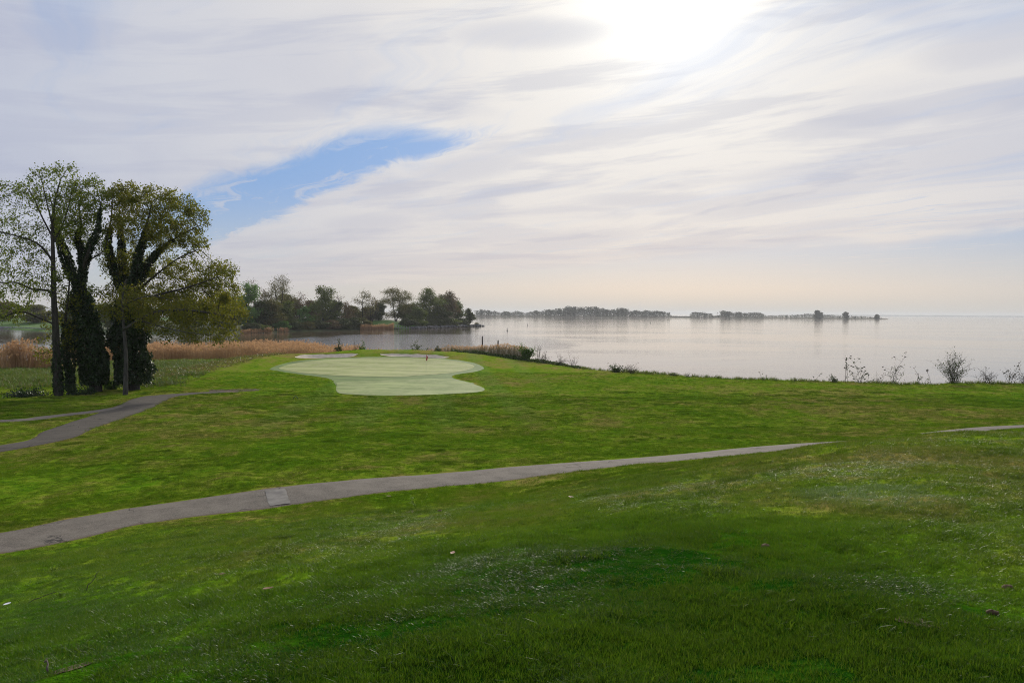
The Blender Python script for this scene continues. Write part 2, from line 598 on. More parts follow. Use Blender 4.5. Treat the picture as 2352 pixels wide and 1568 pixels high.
def path_material(tone=1.0):
    m, k, b = material('worn_asphalt')
    p = k.pos()
    ac = k.new('ShaderNodeAttribute', attribute_name='across').outputs['Fac']
    fine = k.noise(p, 60.0, 3, 0.7)
    mid = k.noise(p, 1.3, 5, 0.65)
    v = k.new('ShaderNodeTexVoronoi')
    v.inputs['Scale'].default_value = 46.0
    k.put(v.inputs['Vector'], p)
    stone = k.map(v.outputs['Color'], 0.1, 0.9)
    col = k.mix(k.map(mid, 0.35, 0.65), (0.090, 0.082, 0.070), (0.150, 0.136, 0.116))
    col = k.mix(k.m('MULTIPLY', stone, 0.5), col, (0.27, 0.235, 0.19))
    col = k.mix(k.m('MULTIPLY', k.map(fine, 0.55, 0.75), 0.5), col, (0.06, 0.06, 0.06))
    # cracks
    cr = k.new('ShaderNodeTexVoronoi', feature='DISTANCE_TO_EDGE')
    cr.inputs['Scale'].default_value = 0.55
    k.put(cr.inputs['Vector'], k.vm('ADD', p, k.vm('SCALE', k.noise(p, 2.0, 4, color=True), 0.7)))
    crack = k.m('MULTIPLY', k.map(cr.outputs['Distance'], 0.018, 0.004), k.map(k.noise(p, 0.5, 2), 0.5, 0.62))
    col = k.mix(k.m('MULTIPLY', crack, 0.85), col, (0.035, 0.033, 0.03))
    edge = k.m('ADD', k.m('ABSOLUTE', ac), k.m('MULTIPLY', k.m('SUBTRACT', k.noise(p, 2.6, 4, 0.7), 0.5), 0.34))
    col = k.mix(k.m('MULTIPLY', k.map(edge, 0.86, 0.98), 0.8), col, (0.12, 0.088, 0.055))
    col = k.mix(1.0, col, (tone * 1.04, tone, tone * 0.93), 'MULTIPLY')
    k.put(b.inputs['Base Color'], col)
    b.inputs['Roughness'].default_value = 0.9
    b.inputs['Specular IOR Level'].default_value = 0.12
    h = k.m('ADD', k.m('MULTIPLY', stone, 0.6), k.m('SUBTRACT', fine, k.m('MULTIPLY', crack, 3.0)))
    k.put(b.inputs['Normal'], k.bump(h, 0.5, 0.008))
    return m


def green_material(name, c1, c2, c3):
    m, k, b = material(name)
    x, y, z = k.xyz(k.pos())
    p = k.comb(x, k.m('MULTIPLY', y, 0.55), 0.0)
    n = k.noise(p, 0.55, 5, 0.7, 0.5)
    f = k.noise(p, 2.6, 4, 0.7)
    col = k.mix(k.map(n, 0.38, 0.62), c1, c2)
    col = k.mix(k.m('MULTIPLY', k.map(f, 0.48, 0.68), 0.6), col, c3)
    wv = k.noise(k.comb(k.m('MULTIPLY', x, 0.10), k.m('ADD', k.m('MULTIPLY', y, 0.42), k.m('MULTIPLY', x, 0.05)), 1.0), 1.0, 4, 0.6, 0.6)
    col = k.mix(k.m('MULTIPLY', k.map(wv, 0.46, 0.62), 0.6), col, tuple(min(0.75, q * 1.45) for q in c2))
    k.put(b.inputs['Base Color'], col)
    b.inputs['Roughness'].default_value = 0.75
    b.inputs['Specular IOR Level'].default_value = 0.08
    b.inputs['Sheen Weight'].default_value = 0.04
    k.put(b.inputs['Normal'], k.bump(k.noise(k.pos(), 14.0, 3, 0.7), 0.4, 0.02))
    return m


def water_material():
    m, k, b = material('bay_water')
    x, y, z = k.xyz(k.pos())
    p = k.comb(k.m('MULTIPLY', x, 0.35), y, 0.0)
    big = k.noise(k.comb(k.m('MULTIPLY', x, 0.010), k.m('MULTIPLY', y, 0.016), 4.0), 1.0, 4, 0.6, 0.8)
    cat = k.map(big, 0.44, 0.60)                      # cat's-paws of ripples on calm water
    h = k.m('ADD', k.m('MULTIPLY', k.noise(p, 0.8, 3, 0.55), 1.0), k.m('MULTIPLY', k.noise(p, 3.2, 2, 0.5), 0.16))
    # a breeze ruffles the mouth of the inlet
    q = k.m('ADD', k.m('POWER', k.m('DIVIDE', k.m('ADD', x, 34.0), 48.0), 2.0), k.m('POWER', k.m('DIVIDE', k.m('SUBTRACT', y, 255.0), 95.0), 2.0))
    breeze = k.map(k.m('ADD', q, k.m('MULTIPLY', k.m('SUBTRACT', big, 0.5), 2.0)), 1.25, 0.5)
    h = k.m('MULTIPLY', h, k.m('ADD', k.m('ADD', 0.28, k.m('MULTIPLY', cat, 0.9)), k.m('MULTIPLY', breeze, 5.0)))
    b.inputs['Base Color'].default_value = (0.145, 0.108, 0.062, 1)
    b.inputs['Roughness'].default_value = 0.05
    b.inputs['IOR'].default_value = 1.42
    b.inputs['Specular IOR Level'].default_value = 0.62
    k.put(b.inputs['Normal'], k.bump(h, 0.35, 0.10))
    return m


def bank_material():
    m = rough_mat('peninsula_ground', (0.050, 0.052, 0.020), (0.070, 0.095, 0.022), 0.06, 0.9, 0.4, 0.2)
    k = NT(m.node_tree)
    b = k.n['Principled BSDF']
    x, y, z = k.xyz(k.pos())
    old = b.inputs['Base Color'].links[0].from_socket
    q = k.m('ADD', k.m('POWER', k.m('DIVIDE', k.m('ADD', x, 74.0), 20.0), 2.0), k.m('POWER', k.m('DIVIDE', k.m('SUBTRACT', y, 458.0), 24.0), 2.0))
    lawn = k.m('MAXIMUM', k.map(q, 1.3, 0.8), k.map(x, -190.0, -205.0))
    k.put(b.inputs['Base Color'], k.mix(lawn, old, (0.075, 0.150, 0.020)))
    return m


MAT = {
    'turf': turf_material(),
    'blade': blade_material(),
    'rank_blade': blade_material(0.5),
    'path': path_material(1.0),
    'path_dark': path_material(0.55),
    'concrete': rough_mat('pale_concrete', (0.155, 0.140, 0.115), (0.235, 0.215, 0.180), 3.0, 0.85, 0.3, 0.01, c3=(0.11, 0.10, 0.09)),
    'soil': rough_mat('bare_soil', (0.060, 0.038, 0.018), (0.13, 0.085, 0.042), 5.0, 0.9, 0.6, 0.03),
    'sand': rough_mat('bunker_sand', (0.56, 0.46, 0.33), (0.70, 0.59, 0.44), 2.0, 0.9, 0.3, 0.03),
    'green': green_material('putting_turf', (0.24, 0.28, 0.065), (0.31, 0.32, 0.12), (0.22, 0.27, 0.035)),  # pale bentgrass colour, with the backlit dew sheen put into it
    'apron': green_material('approach_turf', (0.17, 0.225, 0.05), (0.25, 0.29, 0.095), (0.14, 0.195, 0.03)),  # pale mown grass, its base colour also carries sheen off the dew
    'fringe': green_material('fringe_turf', (0.095, 0.155, 0.022), (0.135, 0.195, 0.036), (0.08, 0.135, 0.016)),
    'water': water_material(),
    'bark': rough_mat('grey_bark', (0.022, 0.019, 0.015), (0.058, 0.050, 0.040), 5.0, 0.9, 0.8, 0.05, 0.25),
    'bark_pale': rough_mat('pale_bark', (0.038, 0.035, 0.030), (0.088, 0.080, 0.070), 5.0, 0.9, 0.7, 0.04, 0.25),
    'leaf_olive': foliage('young_oak_leaf', (0.0750, 0.1000, 0.0076), (0.2313, 0.2379, 0.0171), (0.2500, 0.1830, 0.0238), 0.5),
    'leaf_green': foliage('young_green_leaf', (0.0625, 0.1000, 0.0095), (0.1875, 0.2379, 0.0209), (0.2125, 0.1830, 0.0285), 0.5),
    'leaf_gold': foliage('golden_young_leaf', (0.070, 0.090, 0.008), (0.225, 0.220, 0.018), (0.22, 0.17, 0.025), 0.52),
    'ivy': foliage('ivy_leaf', (0.014, 0.030, 0.008), (0.036, 0.066, 0.014), None, 0.15, 0.9, rough=0.4),
    'far_green': foliage('spring_green_leaf', (0.0715, 0.0975, 0.0119), (0.1495, 0.1875, 0.0238), None, 0.35, 0.15),
    'far_bright': foliage('bright_spring_leaf', (0.0780, 0.1560, 0.0245), (0.1365, 0.2580, 0.0455), None, 0.4, 0.15),
    'far_olive': foliage('olive_leaf', (0.0780, 0.0850, 0.0153), (0.1625, 0.1562, 0.0298), (0.1950, 0.1250, 0.0255), 0.35, 0.15),
    'far_brown': foliage('budding_brown_leaf', (0.1105, 0.0750, 0.0289), (0.1950, 0.1313, 0.0493), (0.1690, 0.1500, 0.0340), 0.3, 0.15),
    'far_red': foliage('budding_red_leaf', (0.1105, 0.0562, 0.0323), (0.1950, 0.1000, 0.0527), (0.1560, 0.1250, 0.0425), 0.3, 0.15),
    'far_dark': foliage('dark_evergreen_leaf', (0.0390, 0.0525, 0.0102), (0.0910, 0.1063, 0.0204), None, 0.2, 0.2),
    'island_leaf': foliage('island_wood_leaf', (0.025, 0.038, 0.018), (0.055, 0.070, 0.032), (0.065, 0.06, 0.032), 0.25, 0.02),
    'reed': foliage('dry_reed', (0.2700, 0.1536, 0.0747), (0.4860, 0.3008, 0.1495), (0.5670, 0.3712, 0.1955), 0.3, 0.22),
    'reed_grey': foliage('grey_dry_reed', (0.1725, 0.1403, 0.0770), (0.3335, 0.2818, 0.1650), (0.1150, 0.1437, 0.0440), 0.3, 0.3),
    'plume': foliage('reed_plume', (0.4050, 0.2368, 0.1150), (0.6750, 0.4224, 0.2242), None, 0.4, 0.3),
    'weed_leaf': foliage('weed_leaf', (0.030, 0.055, 0.012), (0.075, 0.115, 0.028), (0.12, 0.10, 0.04), 0.35, 0.8),
    'weed_dry': foliage('dry_weed', (0.075, 0.060, 0.042), (0.140, 0.115, 0.080), None, 0.25, 0.8),
    'shrub_leaf': foliage('fresh_shrub_leaf', (0.045, 0.095, 0.012), (0.105, 0.180, 0.026), None, 0.4, 0.7),
    'cover_leaf': foliage('ground_ivy_leaf', (0.120, 0.120, 0.022), (0.230, 0.215, 0.055), (0.20, 0.12, 0.05), 0.35, 0.5),
    'sprout': foliage('weed_sprout_leaf', (0.13, 0.22, 0.02), (0.24, 0.33, 0.04), None, 0.45, 3.0),
    'meadow': foliage('meadow_blade', (0.0540, 0.1148, 0.0108), (0.1350, 0.2025, 0.0252), (0.2295, 0.1620, 0.0450), 0.4, 0.12),
    'stem': rough_mat('dry_stem', (0.050, 0.040, 0.030), (0.095, 0.078, 0.058), 6.0, 0.85, 0.3, 0.01),
    'wood': rough_mat('weathered_piling', (0.050, 0.040, 0.032), (0.115, 0.095, 0.078), 3.5, 0.9, 0.6, 0.02, 0.2),
    'rock': rough_mat('riprap_stone', (0.075, 0.072, 0.068), (0.25, 0.24, 0.225), 0.5, 0.9, 0.6, 0.1),
    'dock': rough_mat('grey_dock_wood', (0.16, 0.155, 0.145), (0.26, 0.25, 0.235), 0.9, 0.85, 0.3, 0.02),
    'bank': bank_material(),
    'island_ground': rough_mat('island_ground', (0.16, 0.125, 0.09), (0.12, 0.12, 0.07), 0.01, 0.9, 0.2, 0.3),
    'far_shore': rough_mat('far_shore_wood', (0.05, 0.065, 0.05), (0.06, 0.08, 0.055), 0.002, 0.9, 0.2, 1.0),
}


def plain(name, c, rough=0.5):
    m, k, b = material(name)
    n = k.noise(k.pos(), 12.0, 4)
    k.put(b.inputs['Base Color'], k.mix(k.map(n, 0.3, 0.7), tuple(q * 0.8 for q in c), c))
    b.inputs['Roughness'].default_value = rough
    return m


MAT['flag'] = plain('red_flag_cloth', (0.62, 0.03, 0.05), 0.6)
MAT['pole'] = plain('flagstick_paint', (0.62, 0.60, 0.52), 0.35)
MAT['cup'] = plain('cup_liner', (0.7, 0.7, 0.68), 0.5)
MAT['buoy_dark'] = plain('dark_buoy', (0.06, 0.075, 0.06), 0.5)
MAT['buoy_pale'] = plain('pale_buoy_band', (0.6, 0.58, 0.52), 0.5)
MAT['board'] = plain('whitewashed_board', (0.55, 0.55, 0.52), 0.6)
MAT['litter'] = plain('white_paper', (0.78, 0.78, 0.76), 0.6)
MAT['leaf_litter'] = plain('fallen_leaf', (0.22, 0.10, 0.045), 0.7)
MAT['twig'] = plain('dead_twig', (0.09, 0.065, 0.045), 0.8)
MAT['marker'] = plain('green_marker_plastic', (0.02, 0.07, 0.03), 0.4)

# ================================================================== LAND
# heights: control points read off the picture (u, v) at a distance y, plus points outside the frame
CP = [at(*c) for c in (
    (0, 1568, 4.6), (1176, 1568, 3.8), (2352, 1568, 3.7), (600, 1568, 4.0), (1800, 1568, 3.7),
    (1176, 1300, 7.5), (1176, 1200, 13), (1176, 1150, 20), (1176, 1108, 27), (300, 1290, 13), (0, 1268, 19),
    (0, 1400, 10.5), (0, 1500, 6.5), (600, 1164, 23.6), (600, 1350, 8.5), (800, 1230, 13.5), (420, 1200, 21.4),
    (1880, 1023, 35.5), (1560, 1052, 32), (1450, 1150, 13.5), (1700, 1150, 12.0), (1700, 1057, 24.0),
    (1900, 1027, 22), (2000, 1012, 20.5), (2180, 998, 20), (2352, 998, 20), (2352, 1200, 8.5), (2000, 1200, 8.8), (2352, 1080, 13), (2000, 1080, 13.5),
    (2280, 986, 39.5), (1176, 1075, 29.8), (1176, 1000, 43), (1176, 940, 58), (900, 908, 72), (1500, 940, 58),
    (2000, 940, 58), (2352, 920, 66), (1500, 1000, 43), (2000, 985, 46), (2352, 960, 50), (2352, 884, 84), (1800, 876, 87), (1600, 866, 92), (1400, 853, 102), (1240, 832, 120),
    (1115, 845, 106), (623, 845, 104), (870, 865, 92), (880, 821, 116), (1000, 822, 116), (750, 819, 118), (960, 803.5, 126), (840, 803.5, 126),
    (680, 812, 122), (560, 822, 115), (450, 852, 100), (340, 872, 88), (130, 907, 75), (300, 899, 76), (215, 902, 76),
    (0, 1050, 37), (0, 967, 51), (540, 900, 74), (300, 1000, 42), (600, 1000, 43), (0, 1150, 25.5), (0, 1220, 21),
    (630, 1121, 25.6), (0, 880, 86), (450, 930, 61), (170, 985, 47), (1080, 812, 124))]
CP = np.array([tuple(p) for p in CP] + [
    (0, 0, 7.80), (-3, 0, 7.65), (3.5, 0, 7.9), (0, -12, 7.9), (0, -30, 7.9), (14, -10, 7.6), (-14, -10, 6.8), (40, -20, 7.0), (-40, -20, 5.0),
    (-20, 6, 5.6), (-30, 14, 3.9), (-60, 25, 3.0), (-100, 50, 2.2), (-180, 60, 2.0), (22, 10, 7.0), (40, 15, 6.2), (70, 20, 5.0), (60, 50, 3.2), (110, 40, 3.4), (180, 40, 3.2),
    (19, 37.5, 3.6), (14.5, 28, 4.75), (19, 30, 4.6), (25, 30, 4.7), (90, 70, 2.5), (170, 70, 2.4),
    (-90, 110, 0.95), (-62, 108, 1.0), (-48, 116, 0.75), (-30, 138, 0.55), (-90, 135, 0.40), (-60, 155, 0.35), (-130, 120, 0.6), (-180, 110, 0.8), (-38, 150, 0.4), (-20, 134, 0.8), (-180, 150, 0.3),
])


def rbf_fit(c):
    d_ = np.linalg.norm(c[:, None, :2] - c[None, :, :2], axis=2)
    K = np.where(d_ > 0, d_ ** 2 * np.log(d_ + 1e-9), 0.0)
    n = len(c)
    K += np.eye(n) * 0.8
    P = np.hstack([np.ones((n, 1)), c[:, :2]])
    A = np.vstack([np.hstack([K, P]), np.hstack([P.T, np.zeros((3, 3))])])
    return np.linalg.solve(A, np.concatenate([c[:, 2], np.zeros(3)]))


W_RBF = rbf_fit(CP)


def rbf(x, y):
    s = W_RBF[-3] + W_RBF[-2] * x + W_RBF[-1] * y
    for (cx, cy, _), wt in zip(CP, W_RBF[:-3]):
        r2 = (x - cx) ** 2 + (y - cy) ** 2
        s = s + wt * 0.5 * r2 * np.log(r2 + 1e-12)
    return s


SHORE = [(260, 84), (120, 85), (54, 87.5), (42, 88.5), (31, 90.5), (22.5, 96), (13.5, 107), (5.5, 126), (-2, 134), (-13, 139), (-24, 146), (-36, 168), (-50, 182), (-62, 180), (-74, 165), (-84, 150), (-95, 141), (-120, 138), (-160, 136), (-260, 138), (-260, -60), (260, -60)]


def shore_factor(x, y):
    """signed metres inland of the water's edge"""
    dd, ins = poly_dist(x, y, SHORE)
    return np.where(ins, dd, -dd)


# paths: centre lines on the ground
def ground_pt(u, v):
    """march the view ray down to the land"""
    r = ray(u, v)
    t = np.linspace(2.5, 150, 6000)
    x, y, z = r.x * t / r.y, t, EYE + r.z * t / r.y
    g = rbf(x, y)
    k = np.argmax(z < g)
    return (float(x[k]), float(y[k]))


NEAR_PATH = catmull([(-22.5, 13.6), (-15.8, 17.4), (-12.6, 20.0), ground_pt(300, 1187), ground_pt(640, 1141), ground_pt(1000, 1103), ground_pt(1300, 1073), ground_pt(1560, 1051), (12.4, 35.4), (19.0, 38.4), (23.8, 40.4), (30.0, 41.8), (45, 42.5), (80, 41)], 10)
LEFT_PATH = catmull([(-60, 22), (-40, 29), ground_pt(0, 1030), ground_pt(170, 983), ground_pt(300, 938), ground_pt(350, 915), ground_pt(430, 905), ground_pt(515, 900)], 10)
BRANCH = catmull([(-70, 44), (-45, 48.0), ground_pt(0, 967), ground_pt(120, 956), ground_pt(240, 942), ground_pt(310, 930)], 10)


def path_gap(x, y):
    g = np.full(np.shape(x), 1e9)
    for pl, hw in ((NEAR_PATH, 1.28), (LEFT_PATH, 1.25), (BRANCH, 0.85)):
        dd, _ = poly_dist(x, y, pl, closed=False)
        g = np.minimum(g, dd - hw)
    return g


def ell_outline(pts, per=6):
    return catmull([ground_pt(*p) for p in pts], per, closed=True)


GREEN = ell_outline([(641, 845), (690, 832.5), (760, 826), (850, 822), (930, 822), (1010, 825.5), (1062, 832), (1090, 842), (1060, 853), (1000, 860), (900, 865.5), (800, 864), (720, 859), (670, 853)])
FRINGE = ell_outline([(622, 846), (670, 831), (750, 823.5), (850, 819.6), (930, 819.6), (1020, 823.5), (1082, 832), (1111, 844), (1096, 853), (1050, 860), (1038, 866), (1060, 874), (1090, 882), (1040, 888), (900, 890), (790, 889), (769, 882), (765, 875), (750, 868), (700, 861), (650, 854)])
APRON = ell_outline([(774, 884), (780, 878), (850, 874.5), (950, 872), (1030, 869.5), (1062, 876), (1095, 885), (1113, 894), (1095, 901), (1000, 906.5), (900, 909), (800, 906), (774, 900)])
BUNK_A = ell_outline([(677, 819.5), (700, 816), (750, 814.5), (800, 813.6), (822, 815), (800, 819.5), (750, 821.5), (700, 822.5)])
BUNK_B = ell_outline([(872, 815), (900, 813.5), (950, 814.5), (1000, 816.5), (1032, 820.5), (1000, 822.0), (950, 819.4), (900, 817.6)])
HULLS = [GREEN, FRINGE, APRON, BUNK_A, BUNK_B]

NX, NY = 560, 620
tx = np.linspace(-1, 1, NX)
ax_ = 3.6
gx = 210 * np.sinh(ax_ * tx) / math.sinh(ax_)
ty = np.linspace(0, 1, NY)
bx_ = 2.7
gy = -25 + 225 * ((np.exp(bx_ * (np.abs(ty - 0.10) ** 1.0)) - 1) * np.sign(ty - 0.10) - (np.exp(bx_ * 0.10) - 1) * -1) / ((np.exp(bx_ * 0.90) - 1) + (np.exp(bx_ * 0.10) - 1))
GX, GY = np.meshgrid(gx, gy)
GZ = rbf(GX, GY)
gap = path_gap(GX, GY)
quiet = smooth(0.0, 0.9, gap)
for h_ in HULLS:
    dd, ins = poly_dist(GX, GY, h_)
    quiet *= smooth(0.0, 1.5, np.where(ins, 0, dd))
lump = (fbm(GX * 0.9, GY * 0.9, 3, 3) - 0.5) * 0.20 + (fbm(GX * 0.16, GY * 0.16, 11, 3) - 0.5) * 0.34 * smooth(2, 30, GY) + (fbm(GX * 2.6, GY * 2.6, 21, 2) - 0.5) * 0.065
GZ = GZ + lump * quiet
# bunkers are scooped out, with a raised lip behind
for h_ in (BUNK_A, BUNK_B):
    dd, ins = poly_dist(GX, GY, h_)
    sd = np.where(ins, dd, -dd)
    GZ -= 0.38 * smooth(-0.3, 1.4, sd)
    GZ += 0.16 * smooth(1.6, 0.3, np.abs(sd + 0.7)) * (GY > h_[:, 1].mean())
sf = shore_factor(GX, GY) + (fbm(GX * 0.25, GY * 0.25, 5, 3) - 0.5) * 2.2
GZ = np.where(sf < 2.4, GZ * smooth(-0.6, 2.4, sf) + (1 - smooth(-0.6, 2.4, sf)) * -1.3, GZ)
GZ += 0.10 * smooth(0.5, -0.2, np.abs(sf - 3.0)) * (GX > 0)


def gz(x, y):
    """height of the land mesh (bilinear)"""
    x = np.asarray(x, dtype=np.float64)
    y = np.asarray(y, dtype=np.float64)
    i = np.clip(np.searchsorted(gx, x) - 1, 0, NX - 2)
    j = np.clip(np.searchsorted(gy, y) - 1, 0, NY - 2)
    fx = np.clip((x - gx[i]) / (gx[i + 1] - gx[i]), 0, 1)
    fy = np.clip((y - gy[j]) / (gy[j + 1] - gy[j]), 0, 1)
    return (GZ[j, i] * (1 - fx) + GZ[j, i + 1] * fx) * (1 - fy) + (GZ[j + 1, i] * (1 - fx) + GZ[j + 1, i + 1] * fx) * fy


idx = np.arange(NX * NY).reshape(NY, NX)
quads = np.stack([idx[:-1, :-1], idx[:-1, 1:], idx[1:, 1:], idx[1:, :-1]], axis=-1).reshape(-1, 4)
ground = link('ground', mesh_np('ground', np.stack([GX, GY, GZ], axis=-1).reshape(-1, 3), quads, MAT['turf'], True))
tag(ground, 'rolling mown grass of the golf hole falling from a knoll to the shore', 'lawn', kind='structure')


def sheet(name, outline, lift, mat, label, cat, rings=14, jit=0.0, sink=None):
    o2 = np.asarray(outline)
    c = o2.mean(axis=0)
    n = len(o2)
    vv, q = [], []
    for r_ in range(rings + 1):
        f = r_ / rings
        p = c + (o2 - c) * (0.002 + 0.998 * f)
        if jit and r_ == rings:
            p = p + rng.normal(0, jit, p.shape)
        z = gz(p[:, 0], p[:, 1]) + lift
        if sink and r_ == rings:
            z -= sink
        vv.append(np.column_stack([p, z]))
    for r_ in range(rings):
        a = r_ * n + np.arange(n)
        b = r_ * n + (np.arange(n) + 1) % n
        q.append(np.stack([a, b, b + n, a + n], axis=-1))
    ob = link(name, mesh_np(name, np.concatenate(vv), np.concatenate(q), mat, True))
    return tag(ob, label, cat, kind='structure')


sheet('fringe', FRINGE, 0.020, MAT['fringe'], 'mid green mown collar around the putting green', 'fringe', 24, 0.05)
sheet('putting_green', GREEN, 0.036, MAT['green'], 'pale oval putting green with the red flag on it', 'putting green', 20)
sheet('approach_apron', APRON, 0.036, MAT['apron'], 'pale striped approach apron in front of the putting green', 'apron', 16)
sheet('sand_bunker', BUNK_A, 0.03, MAT['sand'], 'sand bunker behind the left half of the putting green', 'bunker', 10, 0.05)
sheet('sand_bunker', BUNK_B, 0.03, MAT['sand'], 'sand bunker behind the right half of the putting green, near the flag', 'bunker', 10, 0.05)


def ribbon(name, line, hw, lift, label, hws=None, mat='path'):
    ln = resample(line, 0.35)
    t = np.gradient(ln, axis=0)
    t /= np.linalg.norm(t, axis=1)[:, None]
    nrm = np.stack([-t[:, 1], t[:, 0]], axis=1)
    across = np.linspace(-1, 1, 9)
    n = len(ln)
    s = np.arange(n) * 0.35
    ww = hw if hws is None else np.interp(np.linspace(0, 1, n), *hws)
    eL = ww * (1 + 0.10 * (fbm(s * 0.9, s * 0 + 3, 31, 4) - 0.5) * 2)
    eR = ww * (1 + 0.10 * (fbm(s * 0.9, s * 0 + 9, 41, 4) - 0.5) * 2)
    vv = []
    for a in across:
        off = np.where(a < 0, a * eL, a * eR)
        p = ln + nrm * off[:, None]
        z = gz(p[:, 0], p[:, 1]) + lift + 0.03 * (1 - a * a) - (0.02 if abs(a) == 1 else 0)
        vv.append(np.column_stack([p, z]))
    vv = np.stack(vv, axis=1)
    k = len(across)
    ii = np.arange(n * k).reshape(n, k)
    q = np.stack([ii[:-1, :-1], ii[1:, :-1], ii[1:, 1:], ii[:-1, 1:]], axis=-1).reshape(-1, 4)[:, ::-1]
    me = mesh_np(name, vv.reshape(-1, 3), q, MAT[mat], True)
    at_ = me.attributes.new('across', 'FLOAT', 'POINT')
    at_.data.foreach_set('value', np.tile(across, n).astype(np.float32))
    return tag(link(name, me), label, 'path', kind='structure')


near_path = ribbon('cart_path', NEAR_PATH, 1.25, 0.022, 'worn grey asphalt cart path curving below the near knoll')
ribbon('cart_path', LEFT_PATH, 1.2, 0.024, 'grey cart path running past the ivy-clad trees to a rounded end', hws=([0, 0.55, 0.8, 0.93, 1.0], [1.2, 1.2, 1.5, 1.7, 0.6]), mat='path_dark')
ribbon('cart_path', BRANCH, 0.8, 0.016, 'narrow paler side path joining the left cart path from the left')
# pale concrete patch in the near path
g = Geo()
c0, c1 = np.array(ground_pt(612, 1143)), np.array(ground_pt(659, 1138))
ax2 = (c1 - c0) / np.linalg.norm(c1 - c0)
nx2 = np.array([-ax2[1], ax2[0]])
cen = (c0 + c1) / 2
ll = np.linalg.norm(c1 - c0) / 2
gv, gq = [], []
for i_, s_ in enumerate(np.linspace(-ll, ll, 8)):
    for j_, t_ in enumerate(np.linspace(-1.12, 0.72, 8)):
        p = cen + ax2 * s_ + nx2 * t_ + rng.normal(0, 0.015, 2)
        gv.append((p[0], p[1], gz(p[0], p[1]) + 0.030 + 0.03 * (1 - (t_ / 1.3) ** 2)))
for i_ in range(7):
    for j_ in range(7):
        gq.append((i_ * 8 + j_, i_ * 8 + 8 + j_, i_ * 8 + 9 + j_, i_ * 8 + 1 + j_))
g.add(gv, gq)
o = g.build('concrete_patch', MAT['concrete'], near_path)
o['label'] = 'pale square concrete patch'
# worn earth at the end of the left path
tip = LEFT_PATH[-1]
worn = np.array([(tip[0] + 0.5 + (2.2 + 0.5 * math.sin(3 * a)) * math.cos(a), tip[1] + 0.9 + 1.4 * math.sin(a)) for a in np.linspace(0, 2 * math.pi, 40, endpoint=False)])
sheet('bare_earth', worn, 0.008, MAT['soil'], 'bare brown earth worn at the end of the left cart path', 'earth', 6, 0.12)

# ------------------------------------------------------------------ water, far shores
g = Geo()
S_ = 14000.0
xs = np.array([-S_, -3000, -600, 0, 600, 3000, S_])
ys = np.array([-200.0, 60, 300, 900, 2500, 6000, S_])
XX, YY = np.meshgrid(xs, ys)
ii = np.arange(49).reshape(7, 7)
water = link('water', mesh_np('water', np.stack([XX, YY, XX * 0], -1).reshape(-1, 3), np.stack([ii[:-1, :-1], ii[:-1, 1:], ii[1:, 1:], ii[1:, :-1]], -1).reshape(-1, 4), MAT['water']))
tag(water, 'calm pale bay water stretching to the horizon', 'water', kind='structure')

# ------------------------------------------------------------------ grass of the knoll and fairway
def make_tuft(seed, blades, h, w0, spread):
    r_ = np.random.default_rng(seed)
    gg = Geo()
    for _ in range(blades):
        a = r_.uniform(0, 2 * math.pi)
        rad = spread * math.sqrt(r_.uniform())
        b = np.array([rad * math.cos(a), rad * math.sin(a), -0.012])
        la = r_.uniform(0, 2 * math.pi)
        lean = r_.uniform(0.1, 0.75)
        hh = h * r_.uniform(0.55, 1.25)
        dirv = np.array([math.cos(la) * lean, math.sin(la) * lean, 1.0])
        side = np.array([-math.sin(la + r_.normal(0, 0.6)), math.cos(la + r_.normal(0, 0.6)), 0]) * w0 * r_.uniform(0.7, 1.3)
        m1 = b + dirv * hh * 0.55
        tipp = b + dirv * hh * 0.9 + np.array([math.cos(la), math.sin(la), -0.25]) * hh * lean * 0.5
        gg.add([b - side, b + side, m1 + side * 0.75, m1 - side * 0.75, tipp], [(0, 1, 2, 3)], [(3, 2, 4)])
    me = gg.mesh('tuft', MAT['blade'])
    return bpy.data.objects.new('tuft', me)


